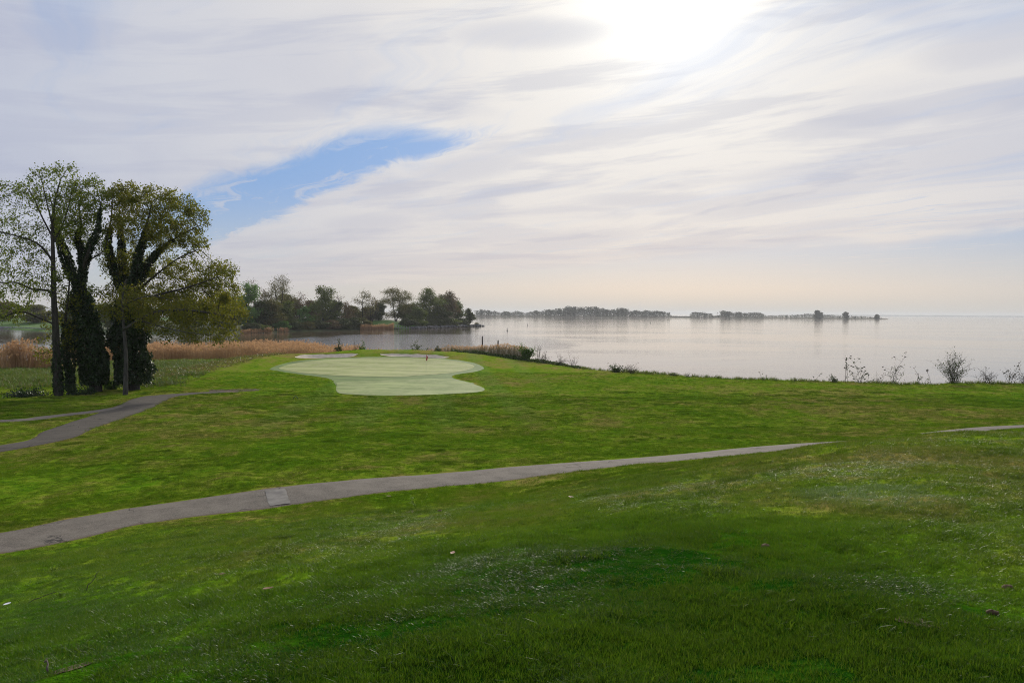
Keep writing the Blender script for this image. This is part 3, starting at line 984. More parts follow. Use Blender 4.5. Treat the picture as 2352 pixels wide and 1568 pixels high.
def scatter(name, pts, rotz, scl, protos, label, cat, pick=None, tilt=0.12):
    """one stuff object: instances of small tufts on points"""
    coll = bpy.data.collections.new(name + '_kinds')
    for p in protos:
        coll.objects.link(p)
    me = bpy.data.meshes.new(name)
    n = len(pts)
    me.vertices.add(n)
    me.vertices.foreach_set('co', np.asarray(pts, dtype=np.float32).ravel())
    rot = np.column_stack([rng.normal(0, tilt, n), rng.normal(0, tilt, n), rotz]).astype(np.float32)
    me.attributes.new('rot', 'FLOAT_VECTOR', 'POINT').data.foreach_set('vector', rot.ravel())
    me.attributes.new('scl', 'FLOAT_VECTOR', 'POINT').data.foreach_set('vector', np.asarray(scl, dtype=np.float32).ravel())
    me.attributes.new('kind', 'INT', 'POINT').data.foreach_set('value', (rng.integers(0, len(protos), n) if pick is None else pick).astype(np.int32))
    me.update()
    ob = link(name, me)
    ng = bpy.data.node_groups.new(name, 'GeometryNodeTree')
    ng.interface.new_socket('Geometry', in_out='INPUT', socket_type='NodeSocketGeometry')
    ng.interface.new_socket('Geometry', in_out='OUTPUT', socket_type='NodeSocketGeometry')
    gi, go = ng.nodes.new('NodeGroupInput'), ng.nodes.new('NodeGroupOutput')
    ip = ng.nodes.new('GeometryNodeInstanceOnPoints')
    ci = ng.nodes.new('GeometryNodeCollectionInfo')
    ci.inputs['Collection'].default_value = coll
    ci.inputs['Separate Children'].default_value = True
    ci.inputs['Reset Children'].default_value = True
    ip.inputs['Pick Instance'].default_value = True

    def attr(nm, dt):
        a = ng.nodes.new('GeometryNodeInputNamedAttribute')
        a.data_type = dt
        a.inputs['Name'].default_value = nm
        return [q for q in a.outputs if q.enabled and q.name == 'Attribute'][0]
    ng.links.new(gi.outputs[0], ip.inputs['Points'])
    ng.links.new(ci.outputs[0], ip.inputs['Instance'])
    ng.links.new(attr('kind', 'INT'), ip.inputs['Instance Index'])
    e2r = ng.nodes.new('FunctionNodeEulerToRotation')
    ng.links.new(attr('rot', 'FLOAT_VECTOR'), e2r.inputs[0])
    ng.links.new(e2r.outputs[0], ip.inputs['Rotation'])
    ng.links.new(attr('scl', 'FLOAT_VECTOR'), ip.inputs['Scale'])
    ng.links.new(ip.outputs[0], go.inputs[0])
    md = ob.modifiers.new('scatter', 'NODES')
    md.node_group = ng
    return tag(ob, label, cat, kind='stuff')


def field_points(y0, y1, density, x_pad=2.5, side=0.68):
    """random points between two distances, a little wider than the picture"""
    area = (side * (y1 ** 2 - y0 ** 2)) + 2 * x_pad * (y1 - y0)
    n = int(area * density)
    y = np.sqrt(rng.uniform(y0 ** 2, y1 ** 2, n)) if y0 > 3 else rng.uniform(y0, y1, n)
    x = rng.uniform(-1, 1, n) * (side * y + x_pad)
    return x, y


P_, S2_ = [], []
for y0, y1, dens, sxy, sz in ((2.2, 6, 1100, 1.0, 1.0), (6, 10, 620, 1.15, 1.0), (10, 16, 330, 1.5, 1.1), (16, 26, 150, 2.1, 1.2), (26, 45, 60, 3.2, 1.2), (45, 70, 30, 4.6, 1.3), (70, 100, 12, 5.0, 1.3)):
    x, y = field_points(y0, y1, dens)
    z = gz(x, y)
    gap_ = path_gap(x, y)
    keep = (gap_ > 0.0 + rng.uniform(-0.03, 0.10, len(x))) & (shore_factor(x, y) > 3.0)
    for h_ in (FRINGE, APRON):
        dd, ins = poly_dist(x, y, h_)
        keep &= ~ins & (dd > 0.3)
    bare = fbm(x * 0.8, y * 0.8, 77, 4)
    keep &= ~((bare > 0.665) & (rng.uniform(size=len(x)) < 0.75) & (y < 30))
    lush = fbm(x * 0.35, y * 0.35, 61, 4)
    hs = sz * (0.55 + 0.9 * smooth(0.38, 0.66, lush)) * rng.uniform(0.75, 1.25, len(x))
    # the right shoulder is cut shorter
    hs *= 1 - 0.42 * smooth(1.0, 4.0, x - y * 0.12) * smooth(17, 9, y)
    ws = sxy * rng.uniform(0.8, 1.25, len(x))
    P_.append(np.column_stack([x, y, z])[keep])
    S2_.append(np.column_stack([ws, ws, hs])[keep])
pts, scl = np.concatenate(P_), np.concatenate(S2_)
protos = [make_tuft(100 + i, 26, 0.036, 0.0017, 0.045) for i in range(8)]
scatter('lawn_grass', pts, rng.uniform(0, 6.28, len(pts)), scl, protos, 'short dewy green grass blades covering the knoll and fairway', 'grass')

# rank clumps in the turf
x, y = np.concatenate([field_points(3.2, 26, 1.5), field_points(26, 75, 0.42)], axis=1)
keep = (path_gap(x, y) > 0.3) & (fbm(x * 0.3, y * 0.3, 91, 3) > 0.46)
for h_ in (FRINGE, APRON):
    dd, ins = poly_dist(x, y, h_)
    keep &= ~ins & (dd > 1.0)
x, y = x[keep], y[keep]
cx = np.repeat(x, 26) + rng.normal(0, 0.15, len(x) * 26) * np.repeat(rng.uniform(0.5, 1.8, len(x)) * (1 + y * 0.02), 26)
cy = np.repeat(y, 26) + rng.normal(0, 0.12, len(x) * 26)
s_ = np.repeat(rng.uniform(0.9, 1.45, len(x)), 26) * rng.uniform(0.7, 1.1, len(cx))
ok = path_gap(cx, cy) > 0.1
pr2 = [make_tuft(200 + i, 20, 0.060, 0.0019, 0.045) for i in range(4)]
for q in pr2:
    q.data.materials[0] = MAT['rank_blade']
scatter('rank_grass', np.column_stack([cx, cy, gz(cx, cy)])[ok], rng.uniform(0, 6.28, ok.sum()), np.column_stack([s_ * (1.2 + cy * 0.02), s_ * (1.2 + cy * 0.02), s_ * (1 + cy * 0.008)])[ok], pr2, 'taller darker grass clumps dotted through the mown turf', 'grass')

# ================================================================== TREES
def branch_mesh(name, pos, par, rad, mat, parent, min_r=0.0):
    n = len(pos)
    kids = [[] for _ in range(n)]
    for i in range(1, n):
        if par[i] >= 0:
            kids[par[i]].append(i)
    gg = Geo()
    stack = [(i, -1) for i in range(n) if par[i] < 0]
    while stack:
        i, src = stack.pop()
        ch = [src, i] if src >= 0 else [i]
        cur = i
        while kids[cur]:
            ks = sorted(kids[cur], key=lambda q: -rad[q])
            for q in ks[1:]:
                stack.append((q, cur))
            cur = ks[0]
            ch.append(cur)
        if len(ch) < 2:
            continue
        rr = rad[ch].copy()
        if src >= 0:
            rr[0] = min(rr[0], rr[1] * 1.25)
        if rr.max() < min_r:
            continue
        k = 9 if rr.max() > 0.2 else 6 if rr.max() > 0.07 else 4 if rr.max() > 0.03 else 3
        gg.tube(pos[ch], rr, k, cap=False)
    return gg.build(name, mat, parent, True)


def grow(skeleton, attractors, step, kill, tip=0.012, expo=2.25, iters=140, jitter=0.12, max_nodes=6000):
    """skeleton: list of (points, r0, r1); returns node positions, parents, radii"""
    pos, par, rmin = [], [], []
    for k, (pp, r0, r1) in enumerate(skeleton):
        q = resample(pp, step)
        rr = np.linspace(r0, r1, len(q))
        prev = -1
        if k:
            prev = int(np.argmin(np.linalg.norm(np.array(pos) - q[0], axis=1)))
            q, rr = q[1:], rr[1:]
        for p_, r_ in zip(q, rr):
            pos.append(p_)
            par.append(prev)
            rmin.append(r_)
            prev = len(pos) - 1
    n = len(pos)
    buf = np.zeros((max_nodes + 4000, 3))
    buf[:n] = np.array(pos)
    A = np.asarray(attractors, dtype=np.float64).copy()
    best = np.full(len(A), 1e9)
    bi = np.zeros(len(A), dtype=int)
    first = 0
    for it in range(iters):
        if n > max_nodes or len(A) == 0:
            break
        for lo in range(first, n, 400):
            blk = buf[lo:min(lo + 400, n)]
            dm = np.linalg.norm(A[:, None] - blk[None], axis=2)
            j = dm.argmin(axis=1)
            dj = dm[np.arange(len(A)), j]
            up_ = dj < best
            best[up_] = dj[up_]
            bi[up_] = lo + j[up_]
        alive = best > kill
        A, best, bi = A[alive], best[alive], bi[alive]
        if len(A) == 0:
            break
        first = n
        dirs = (A - buf[bi]) / best[:, None]
        nodes, inv = np.unique(bi, return_inverse=True)
        acc = np.zeros((len(nodes), 3))
        np.add.at(acc, inv, dirs)
        acc += rng.normal(0, jitter, acc.shape) * np.linalg.norm(acc, axis=1)[:, None]
        acc /= np.linalg.norm(acc, axis=1)[:, None] + 1e-9
        newp = buf[nodes] + acc * step
        for nd, q in zip(nodes, newp):
            buf[n] = q
            par.append(int(nd))
            rmin.append(0.0)
            n += 1
            if n > max_nodes + 3900:
                break
        if it > 30:                                   # give up on points that cannot be reached
            keep = rng.uniform(size=len(A)) > 0.04
            A, best, bi = A[keep], best[keep], bi[keep]
    pos = buf[:n]
    par = np.array(par[:n])
    acc = np.zeros(n)
    kids = np.zeros(n, dtype=int)
    rad = np.zeros(n)
    for i in range(n - 1, -1, -1):
        r_ = acc[i] ** (1 / expo) if kids[i] else tip
        rad[i] = max(r_, rmin[i])
        if par[i] >= 0:
            acc[par[i]] += r_ ** expo
            kids[par[i]] += 1
    return pos, par, rad, kids


def ellipsoid_pts(c, r, n, inner=0.35):
    v = rng.normal(0, 1, (n, 3))
    v /= np.linalg.norm(v, axis=1)[:, None]
    q = (inner ** 3 + (1 - inner ** 3) * rng.uniform(size=(n, 1))) ** (1 / 3)
    return np.asarray(c) + v * q * np.asarray(r)


def px_path(pts, y):
    return np.array([tuple(at(p[0], p[1], y + (p[2] if len(p) > 2 else 0))) for p in pts])


def ivy_on(gg, pts, width, n, size=0.23, depth_f=1.0):
    """ivy leaves wrapped about a limb; width: radii along it"""
    P = np.asarray(pts)
    seg = np.linalg.norm(np.diff(P, axis=0), axis=1)
    s = np.concatenate([[0], np.cumsum(seg)])
    wr = np.asarray(width, dtype=float)
    cum = np.cumsum(np.interp(np.linspace(0, s[-1], 200), s, wr))
    q = np.interp(rng.uniform(0, cum[-1], n), cum, np.linspace(0, s[-1], 200))
    c = np.stack([np.interp(q, s, P[:, k]) for k in range(3)], axis=1)
    rr = np.interp(q, s, wr)
    a = rng.uniform(0, 2 * math.pi, n)
    bulge = 0.45 + 1.10 * fbm(a * 1.4 + 5, q * 0.8, int(P[0, 0] * 10) & 255, 3)
    k = rr * bulge * rng.uniform(0.72, 1.06, n)
    off = np.stack([np.cos(a) * k, np.sin(a) * k * depth_f, rng.normal(0, 0.10, n)], axis=1)
    out = np.stack([np.cos(a), np.sin(a), np.full(n, -0.9)], axis=1)
    gg.leaves(c + off, size, 0.8, axis=out, spread=0.55)


def hero_tree(name, label, y, skel, lobes, leafmat, barkmat, leaves_per=5, leaf=0.19, dens=1.0, step=0.34, kill=0.5, ivy=None, tip=0.013):
    base = at(skel[0][0][0][0], skel[0][0][0][1], y)
    gb = float(gz(base.x, base.y))
    t = tag(empty(name, (base.x, base.y, gb)), label, 'tree', 'waterside trees beside the left path')
    sk = []
    for k, (pp, r0, r1) in enumerate(skel):
        q = px_path(pp, y)
        if k == 0:
            q[0, 2] = gb - 0.15
        sk.append((catmull(q, 6), r0, r1))
    sc = y / PXF
    A = []
    for lb in lobes:
        u, v, ru, rv = lb[:4]
        dyy = lb[4] if len(lb) > 4 else 0.0
        dr = lb[5] if len(lb) > 5 else 0.85 * math.sqrt(ru * rv) * sc + 0.6
        c = at(u, v, y + dyy)
        rr = (ru * sc, dr, rv * sc)
        n = int(dens * 9.0 * (rr[0] * rr[1] * rr[2]) ** (2 / 3) * 4.2)
        A.append(ellipsoid_pts(tuple(c), rr, n))
    A = np.concatenate(A)
    pos, par, rad, kids = grow(sk, A, step, kill, tip=tip)
    branch_mesh('trunk', pos, par, rad, barkmat, t)
    # leaves sit on the twigs
    nsk = sum(len(resample(pp, step)) for pp, _, _ in sk)
    tw = np.where((rad < 0.030) & (np.arange(len(pos)) > nsk))[0]
    wgt = np.where(kids[tw] == 0, 2.2, 0.75)
    cnt = rng.poisson(leaves_per * 4.6 * wgt * (0.35 + 1.3 * rng.uniform(size=len(tw)) ** 1.3))
    c = np.repeat(pos[tw], cnt, axis=0)
    c = c + rng.normal(0, 0.24, c.shape)
    gg = Geo()
    gg.leaves(c, leaf, 0.62)
    gg.build('crown', leafmat, t)
    if ivy:
        gi_ = Geo()
        for pp, wd, n in ivy:
            q = px_path(pp, y)
            q[:, 1] -= 0.0
            q[0, 2] = max(q[0, 2], gb + 0.1) if pp[0][1] > 850 else q[0, 2]
            ivy_on(gi_, q, [w_ * sc * 0.86 for w_ in wd], int(n * 0.8))
        gi_.build('ivy', MAT['ivy'], t)
    return t


hero_tree('tall_tree', 'tall sparse tree at the far left with thin bare-looking branches and a straight trunk', 74.0,
          [([(135, 907), (131, 830), (128, 762), (124, 687), (122, 589), (121, 518), (128, 455), (140, 410)], 0.40, 0.05),
           ([(127, 745), (94, 732), (50, 716), (5, 728), (-40, 735)], 0.10, 0.03),
           ([(124, 690), (112, 668), (75, 664), (38, 649), (0, 649), (-45, 640)], 0.13, 0.03),
           ([(122, 600), (86, 559, -1), (30, 540, -2), (-20, 528, -2)], 0.11, 0.03),
           ([(121, 545), (95, 495, 1), (75, 450, 1), (52, 420, 1)], 0.10, 0.02),
           ([(121, 520), (105, 455, -1), (95, 410, -1)], 0.08, 0.02),
           ([(122, 560), (150, 500, 1), (165, 440, 1)], 0.09, 0.02)],
          [(130, 428, 70, 54), (150, 395, 30, 24), (60, 452, 58, 36), (10, 430, 26, 14), (30, 545, 76, 46), (-15, 500, 50, 40), (45, 605, 75, 34), (60, 655, 80, 22), (165, 478, 48, 60), (30, 690, 60, 26), (20, 722, 55, 22), (-30, 630, 40, 50), (120, 640, 34, 50)],
          MAT['leaf_green'], MAT['bark'], 2.2, 0.20, 0.95, 0.36, 0.50,
          ivy=[([(135, 900), (132, 850), (130, 800), (127, 740)], [13, 12, 9, 5], 1700)])
hero_tree('ivy_sapling', 'slim ivy-wrapped trunk close behind the tall sparse tree with scrubby low twigs', 75.6,
          [([(162, 904), (158, 850), (155, 800), (150, 740), (156, 690), (160, 640)], 0.24, 0.06),
           ([(156, 810), (130, 800), (105, 808), (88, 815)], 0.05, 0.02),
           ([(154, 780), (128, 765), (105, 775)], 0.05, 0.02)],
          [(112, 800, 32, 42), (150, 690, 34, 40), (130, 745, 30, 34), (165, 760, 18, 60)],
          MAT['leaf_olive'], MAT['bark'], 2.2, 0.19, 0.8, 0.34, 0.5,
          ivy=[([(162, 897), (158, 850), (155, 800), (150, 740)], [11, 13, 13, 8], 2600)])
hero_tree('ivy_clad_tree', 'forked tree with a thick ivy-covered trunk, left of the slim grey trunk', 77.0,
          [([(221, 902), (216, 850), (208, 790), (200, 730), (184, 665), (180, 650)], 0.60, 0.34),
           ([(182, 660), (161, 619, 0.5), (142, 566, 0.8), (127, 529, 1), (121, 480, 1), (112, 440, 1)], 0.25, 0.03),
           ([(184, 665), (191, 612), (187, 574), (178, 548), (187, 521), (182, 480), (190, 430)], 0.22, 0.03),
           ([(190, 625), (199, 589, -1), (210, 559, -1), (225, 529, -1), (232, 461, -1)], 0.17, 0.03),
           ([(196, 600), (222, 588, -1), (240, 572, -2), (248, 540, -2)], 0.09, 0.02)],
          [(188, 462, 48, 52), (222, 450, 40, 42), (162, 540, 36, 44), (214, 668, 20, 16), (205, 520, 34, 40), (150, 500, 30, 40), (235, 560, 18, 28), (175, 700, 30, 24)],
          MAT['leaf_green'], MAT['bark'], 3.6, 0.20, 0.9, 0.35, 0.5,
          ivy=[([(220, 880), (216, 845), (208, 790), (200, 735), (190, 695), (182, 655)], [32, 42, 36, 34, 27, 13], 17000),
               ([(180, 655), (161, 619, 0.5), (142, 566, 0.8), (127, 529, 1), (123, 490, 1)], [14, 13, 11, 9, 4], 3300),
               ([(184, 655), (191, 612), (187, 574), (178, 548), (187, 521)], [13, 12, 10, 9, 5], 2400),
               ([(193, 615), (210, 559, -1), (225, 529, -1), (230, 480, -1)], [9, 9, 7, 3], 1500)])
hero_tree('ivy_clad_tree', 'broad domed tree with dense ivy on its trunk and limbs, nearest the green', 79.0,
          [([(304, 893), (302, 840), (300, 780), (296, 720), (292, 672)], 0.75, 0.50),
           ([(290, 680), (277, 668), (262, 619), (245, 559), (255, 506), (258, 455)], 0.24, 0.03),
           ([(292, 672), (285, 634, 1), (279, 559, 1.5), (274, 499, 2), (277, 452, 2)], 0.22, 0.03),
           ([(294, 672), (311, 634), (322, 574), (337, 518, -1), (349, 465, -1)], 0.28, 0.03),
           ([(297, 678), (330, 626, 1), (360, 581, 1), (397, 551, 1), (431, 532, 1), (462, 516, 1)], 0.24, 0.03),
           ([(300, 690), (337, 649, -1), (405, 596, -2), (457, 572, -2)], 0.15, 0.03),
           ([(300, 705), (356, 679, -2), (431, 660, -3), (506, 634, -3)], 0.16, 0.03),
           ([(300, 720), (360, 715, 2), (430, 715, 3), (500, 700, 3)], 0.14, 0.03),
           ([(322, 574), (360, 520, 2), (395, 470, 3)], 0.14, 0.03)],
          [(358, 466, 82, 38), (282, 452, 44, 36), (425, 500, 52, 46), (452, 556, 30, 22), (330, 520, 80, 40, 0, 3.4), (385, 545, 50, 34), (430, 628, 86, 36), (502, 632, 44, 40), (470, 690, 82, 42), (395, 705, 88, 42), (330, 690, 78, 46), (258, 670, 26, 26), (300, 610, 60, 40, 2, 3), (520, 690, 44, 44)],
          MAT['leaf_olive'], MAT['bark'], 4.6, 0.20, 1.1, 0.35, 0.48,
          ivy=[([(303, 878), (302, 840), (300, 780), (297, 720), (292, 668)], [38, 45, 46, 42, 18], 19000),
               ([(284, 675), (262, 619), (247, 565), (253, 520)], [12, 11, 9, 4], 2400),
               ([(290, 672), (285, 634, 1), (279, 559, 1.5), (275, 499, 2)], [12, 11, 9, 4], 2600),
               ([(300, 672), (311, 634), (322, 574), (337, 518, -1)], [14, 12, 10, 5], 2600),
               ([(302, 670), (330, 626, 1), (360, 581, 1), (397, 551, 1)], [12, 12, 10, 5], 2400)])
hero_tree('slender_tree', 'slender pale grey trunk before the broad ivy tree, golden foliage hanging right', 73.0,
          [([(288, 900), (289, 860), (289, 818), (287, 780), (284, 752), (281, 687), (290, 640)], 0.235, 0.06),
           ([(285, 757), (319, 735), (360, 717), (420, 712), (490, 720), (545, 735)], 0.13, 0.03),
           ([(320, 735), (370, 750, -2), (440, 765, -3), (500, 770, -3)], 0.07, 0.02),
           ([(282, 700), (340, 680, -2), (400, 690, -3)], 0.08, 0.02)],
          [(300, 698, 62, 40), (380, 735, 70, 40), (465, 720, 78, 40), (525, 715, 44, 50), (470, 768, 66, 26), (520, 770, 34, 26), (410, 765, 50, 24), (255, 712, 40, 26)],
          MAT['leaf_gold'], MAT['bark_pale'], 2.5, 0.20, 1.0, 0.35, 0.5)

# ------------------------------------------------------------------ peninsula across the inlet
PEN = [(-620, 470), (-400, 440), (-262, 404), (-205, 350), (-158, 312), (-113, 338), (-99, 381), (-79, 417), (-57, 458), (-38, 508), (-21, 562), (-24, 575), (-60, 640), (-200, 740), (-620, 760)]
pgx, pgy = np.meshgrid(np.arange(-640, 0, 5.0), np.arange(295, 780, 5.0))
pd, pin = poly_dist(pgx, pgy, PEN)
psd = np.where(pin, pd, -pd)


def pen_height(sd, x, y):
    hill = smooth(2, 60, sd) * 3.2 + 3.4 * np.exp(-(((x + 74) / 16) ** 2 + ((y - 466) / 20) ** 2))
    return -1.5 + smooth(-4, 2.5, sd) * 2.3 + hill * smooth(-2, 6, sd) + (fbm(x * 0.05, y * 0.05, 9, 3) - 0.5) * 0.8 * smooth(0, 8, sd)


pz = pen_height(psd, pgx, pgy)
ii = np.arange(pgx.size).reshape(pgx.shape)
pq = np.stack([ii[:-1, :-1], ii[:-1, 1:], ii[1:, 1:], ii[1:, :-1]], -1).reshape(-1, 4)
pq = pq[(psd.ravel()[pq] > -12).any(axis=1)]
pen = link('peninsula', mesh_np('peninsula', np.stack([pgx, pgy, pz], -1).reshape(-1, 3), pq, MAT['bank'], True))
tag(pen, 'low wooded peninsula across the inlet with a strip of lawn', 'peninsula', kind='structure')


def pz_at(x, y):
    dd, ins = poly_dist(np.array([x]), np.array([y]), PEN)
    return float(pen_height(np.where(ins, dd, -dd), np.array([x]), np.array([y]))[0])


def shore_y(u):
    us = [-200, 0, 60, 150, 244, 400, 560, 700, 830, 950, 1030, 1105]
    yy = [440, 400, 384, 345, 312, 318, 337, 380, 416, 457, 505, 560]
    return float(np.interp(u, us, yy))


def far_tree(name, label, u, vtop, half_w, leafmat, back=22.0, dens=1.0, airy=0.0, trunks=1, low=0.28, leaf=0.62, shape='round', group='trees on the peninsula', barkm='bark', yz=None):
    y = shore_y(u) + back if yz is None else yz[0]
    top = at(u, vtop, y)
    gzv = pz_at(top.x, y) if yz is None else yz[1]
    H = top.z - gzv
    Wm = half_w * y / PXF
    t = tag(empty(name, (top.x, y, gzv)), label, 'tree' if 'bush' not in name and 'shrub' not in name else 'bush', group)
    sk = []
    for k in range(trunks):
        ox = (k - (trunks - 1) / 2) * Wm * 0.35
        lean = rng.normal(0, 0.06) + ox / H * 0.8
        sk.append((np.array([(top.x + ox * 0.4, y, gzv - 0.4), (top.x + ox * 0.6 + lean * H * 0.3, y + rng.normal(0, 0.3), gzv + H * 0.35), (top.x + ox + lean * H * 0.5, y + rng.normal(0, 0.5), gzv + H * 0.72)]), 0.022 * H, 0.006 * H))
    if trunks > 1:
        sk = [sk[0]] + [(np.vstack([sk[0][0][0], q[0][1:]]), q[1], q[2]) for q in sk[1:]]
    # several uneven lobes fill the outline
    A = []
    nl = 9
    for q in range(nl):
        f = low + (1 - low) * (q + 0.6) / nl
        prof = math.sin(math.pi * min(1, 0.16 + 0.80 * (f - low) / (1 - low))) ** 0.65 if shape == 'round' else (1.02 - 0.85 * (f - low) / (1 - low))
        ex = rng.uniform(-0.62, 0.62) * Wm * prof
        rr = np.array([Wm * prof * 0.80, Wm * prof * 0.80, H * (1 - low) * 0.14]) * rng.uniform(0.8, 1.2, 3)
        c = (top.x + ex, y + rng.uniform(-0.35, 0.35) * Wm * prof, min(gzv + H * f, top.z - rr[2] * 0.9))
        A.append(ellipsoid_pts(c, rr, int(34 * dens), 0.3))
    A.append(ellipsoid_pts((top.x, y, top.z - H * 0.06), (Wm * 0.22, Wm * 0.22, H * 0.06), 8, 0.1))
    A = np.concatenate(A)
    pos, par, rad, kids = grow(sk, A, H * 0.05, H * 0.055, tip=0.035, iters=40, max_nodes=1300, jitter=0.2)
    branch_mesh('trunk', pos, par, rad, MAT[barkm], t)
    tw = np.where(rad < 0.14)[0]
    per = (22.0 if not airy else 18.0 * (1 - airy)) * dens
    cnt = rng.poisson(per * rng.uniform(0.3, 1.7, len(tw)))
    c = np.repeat(pos[tw], cnt, axis=0)
    c = c + rng.normal(0, 1, c.shape) * np.array([0.07 * Wm + 0.45, 0.07 * Wm + 0.45, 0.026 * H + 0.1])
    c[:, 2] = np.maximum(c[:, 2], gzv + 0.3)
    gg = Geo()
    gg.leaves(c, leaf * (0.75 if airy else 1.0), 0.7)
    gg.build('crown', MAT[leafmat], t)
    return t


FT = [
    ('bright_tree', 'bright spring-green tree just right of the big left trees, across the water', 566, 648, 30, 'far_bright', 26, 1.3, 0, 1, 0.12),
    ('budding_tree', 'thin reddish budding tree behind the bright green one', 584, 641, 20, 'far_red', 44, 0.8, 0.5, 1, 0.3),
    ('tall_tree', 'tallest airy-topped tree of the peninsula with thin upper branches', 640, 631, 40, 'far_olive', 30, 1.5, 0.1, 2, 0.15),
    ('budding_tree', 'brown budding tree touching the left side of the tallest peninsula tree', 606, 660, 18, 'far_brown', 34, 0.9, 0.3, 1, 0.2),
    ('olive_tree', 'lower olive tree in front of the tallest peninsula tree', 622, 690, 28, 'far_olive', 18, 1.1, 0, 1, 0.08),
    ('dark_tree', 'dark green lower tree right of the tallest peninsula tree', 662, 692, 24, 'far_green', 18, 1.1, 0, 1, 0.06),
    ('budding_tree', 'small wine-red budding tree between the two tallest left clumps of the peninsula', 690, 670, 17, 'far_red', 40, 0.8, 0.5, 1, 0.25),
    ('light_tree', 'light green young tree below the wine-red budding tree', 697, 702, 17, 'far_bright', 14, 0.9, 0.2, 1, 0.06),
    ('leaning_tree', 'dark green tree with a sloping right side in the middle of the peninsula', 742, 657, 32, 'far_green', 24, 1.4, 0, 1, 0.1),
    ('dark_tree', 'dense dark tree filling the slope right of the middle peninsula tree', 768, 690, 24, 'far_dark', 20, 1.1, 0, 1, 0.06),
    ('low_tree', 'low brownish tree in the dip of the peninsula skyline', 797, 694, 18, 'far_brown', 24, 0.9, 0.3, 2, 0.1),
    ('bare_tree', 'bare round-headed tree standing up from the dip in the peninsula skyline', 834, 667, 22, 'far_olive', 26, 1.0, 0.5, 1, 0.22),
    ('bare_tree', 'bare several-stemmed tree right of the round-headed bare tree', 855, 681, 16, 'far_brown', 28, 0.8, 0.6, 3, 0.3),
    ('round_tree', 'small dark round tree at the left edge of the peninsula lawn', 869, 696, 17, 'far_dark', 34, 1.2, 0, 1, 0.08),
    ('oak_tree', 'wide brownish-olive oak over the peninsula lawn', 912, 661, 42, 'far_olive', 42, 1.5, 0.05, 2, 0.16),
    ('green_tree', 'large grey-green tree, left half of the dense clump at the point', 982, 662, 36, 'far_green', 30, 1.5, 0, 2, 0.04),
    ('russet_tree', 'russet-topped tree, right half of the dense clump at the point', 1030, 669, 25, 'far_brown', 30, 1.3, 0, 1, 0.08),
    ('green_tree', 'rounded green tree sloping down to the point of the peninsula', 1052, 690, 20, 'far_green', 26, 1.2, 0, 1, 0.04),
    ('dark_tree', 'small dark tree at the very tip of the wooded point', 1077, 708, 11, 'far_dark', 18, 1.0, 0, 1, 0.04),
    ('dark_tree', 'dark tree filling the lower middle of the dense clump at the point', 1006, 705, 30, 'far_dark', 18, 1.1, 0, 1, 0.03),
    ('green_tree', 'leafy low tree at the left foot of the dense clump at the point', 955, 706, 22, 'far_green', 16, 1.1, 0, 1, 0.03),
    ('bare_tree', 'sparse bare tree above the shrubs between the middle tree and the dip', 778, 676, 14, 'far_brown', 40, 0.7, 0.6, 1, 0.3),
    ('back_tree', 'hazy olive tree filling the gap behind the bright green tree', 552, 680, 34, 'far_olive', 60, 1.2, 0, 1, 0.05),
    ('back_tree', 'brownish tree filling the gap left of the sloping dark tree', 712, 690, 28, 'far_brown', 44, 1.2, 0, 1, 0.05),
    ('back_tree', 'olive tree standing behind the brown tree in the skyline dip', 806, 704, 26, 'far_olive', 38, 1.2, 0, 2, 0.04),
    ('back_tree', 'dull brown tree behind the several-stemmed bare tree', 846, 706, 24, 'far_brown', 46, 1.0, 0, 2, 0.04),
    ('back_tree', 'green tree closing the gap right of the lawn under the oak', 938, 700, 28, 'far_green', 44, 1.2, 0, 1, 0.04),
    ('back_tree', 'olive tree between the two halves of the dense clump at the point', 1012, 676, 30, 'far_olive', 40, 1.3, 0, 1, 0.05),
    ('back_tree', 'grey-green tree behind the fresh shrub in the left of the peninsula', 655, 675, 34, 'far_olive', 50, 1.2, 0, 1, 0.05),
    ('back_tree', 'dark green tree between the brown budding tree and the bright green one', 598, 690, 26, 'far_dark', 24, 1.2, 0, 1, 0.04),
]
for (nm, lb, u, vt, hw, lm, bk, dn, ai, tr_, lo) in FT:
    far_tree(nm, lb, u, vt, hw, lm, bk, dn, ai, tr_, lo)
# shrubs along the peninsula bank
SH = [
    ('grey-green shrub left of the small reed strip on the peninsula bank', 603, 748, 17, 'far_green'), ('dull green shrub above the left reed strip of the peninsula bank', 578, 744, 18, 'far_dark'),
    ('fresh green shrub on the bank below the tallest peninsula tree', 648, 738, 16, 'far_bright'), ('dark shrub on the bank right of the fresh green shrub', 676, 742, 18, 'far_dark'),
    ('olive shrub on the bank below the light young tree', 704, 740, 16, 'far_olive'), ('dark shrub on the bank below the sloping dark tree', 735, 738, 20, 'far_dark'),
    ('brownish shrub on the bank in the middle of the peninsula', 760, 736, 18, 'far_brown'), ('dark green shrub below the low brownish tree', 786, 732, 20, 'far_dark'),
    ('dark shrub left of the tan reeds by the lawn', 812, 730, 18, 'far_dark'), ('olive shrub at the foot of the round-headed bare tree', 835, 732, 14, 'far_olive'),
    ('dark shrub above the peninsula dock', 935, 733, 18, 'far_dark'), ('green shrub behind the left end of the stone revetment', 965, 734, 18, 'far_green'),
    ('dark shrub above the middle of the stone revetment', 1000, 733, 22, 'far_dark'), ('green shrub above the right part of the stone revetment', 1035, 732, 20, 'far_green'),
    ('dark shrub near the end of the stone revetment', 1062, 733, 15, 'far_dark'),
]
for lb, u, vt, hw, lm in SH:
    far_tree('bank_shrub', lb, u, vt, hw, lm, 7.0, 0.8, 0, 3, 0.02, 0.6, 'round', 'shrubs on the peninsula bank')
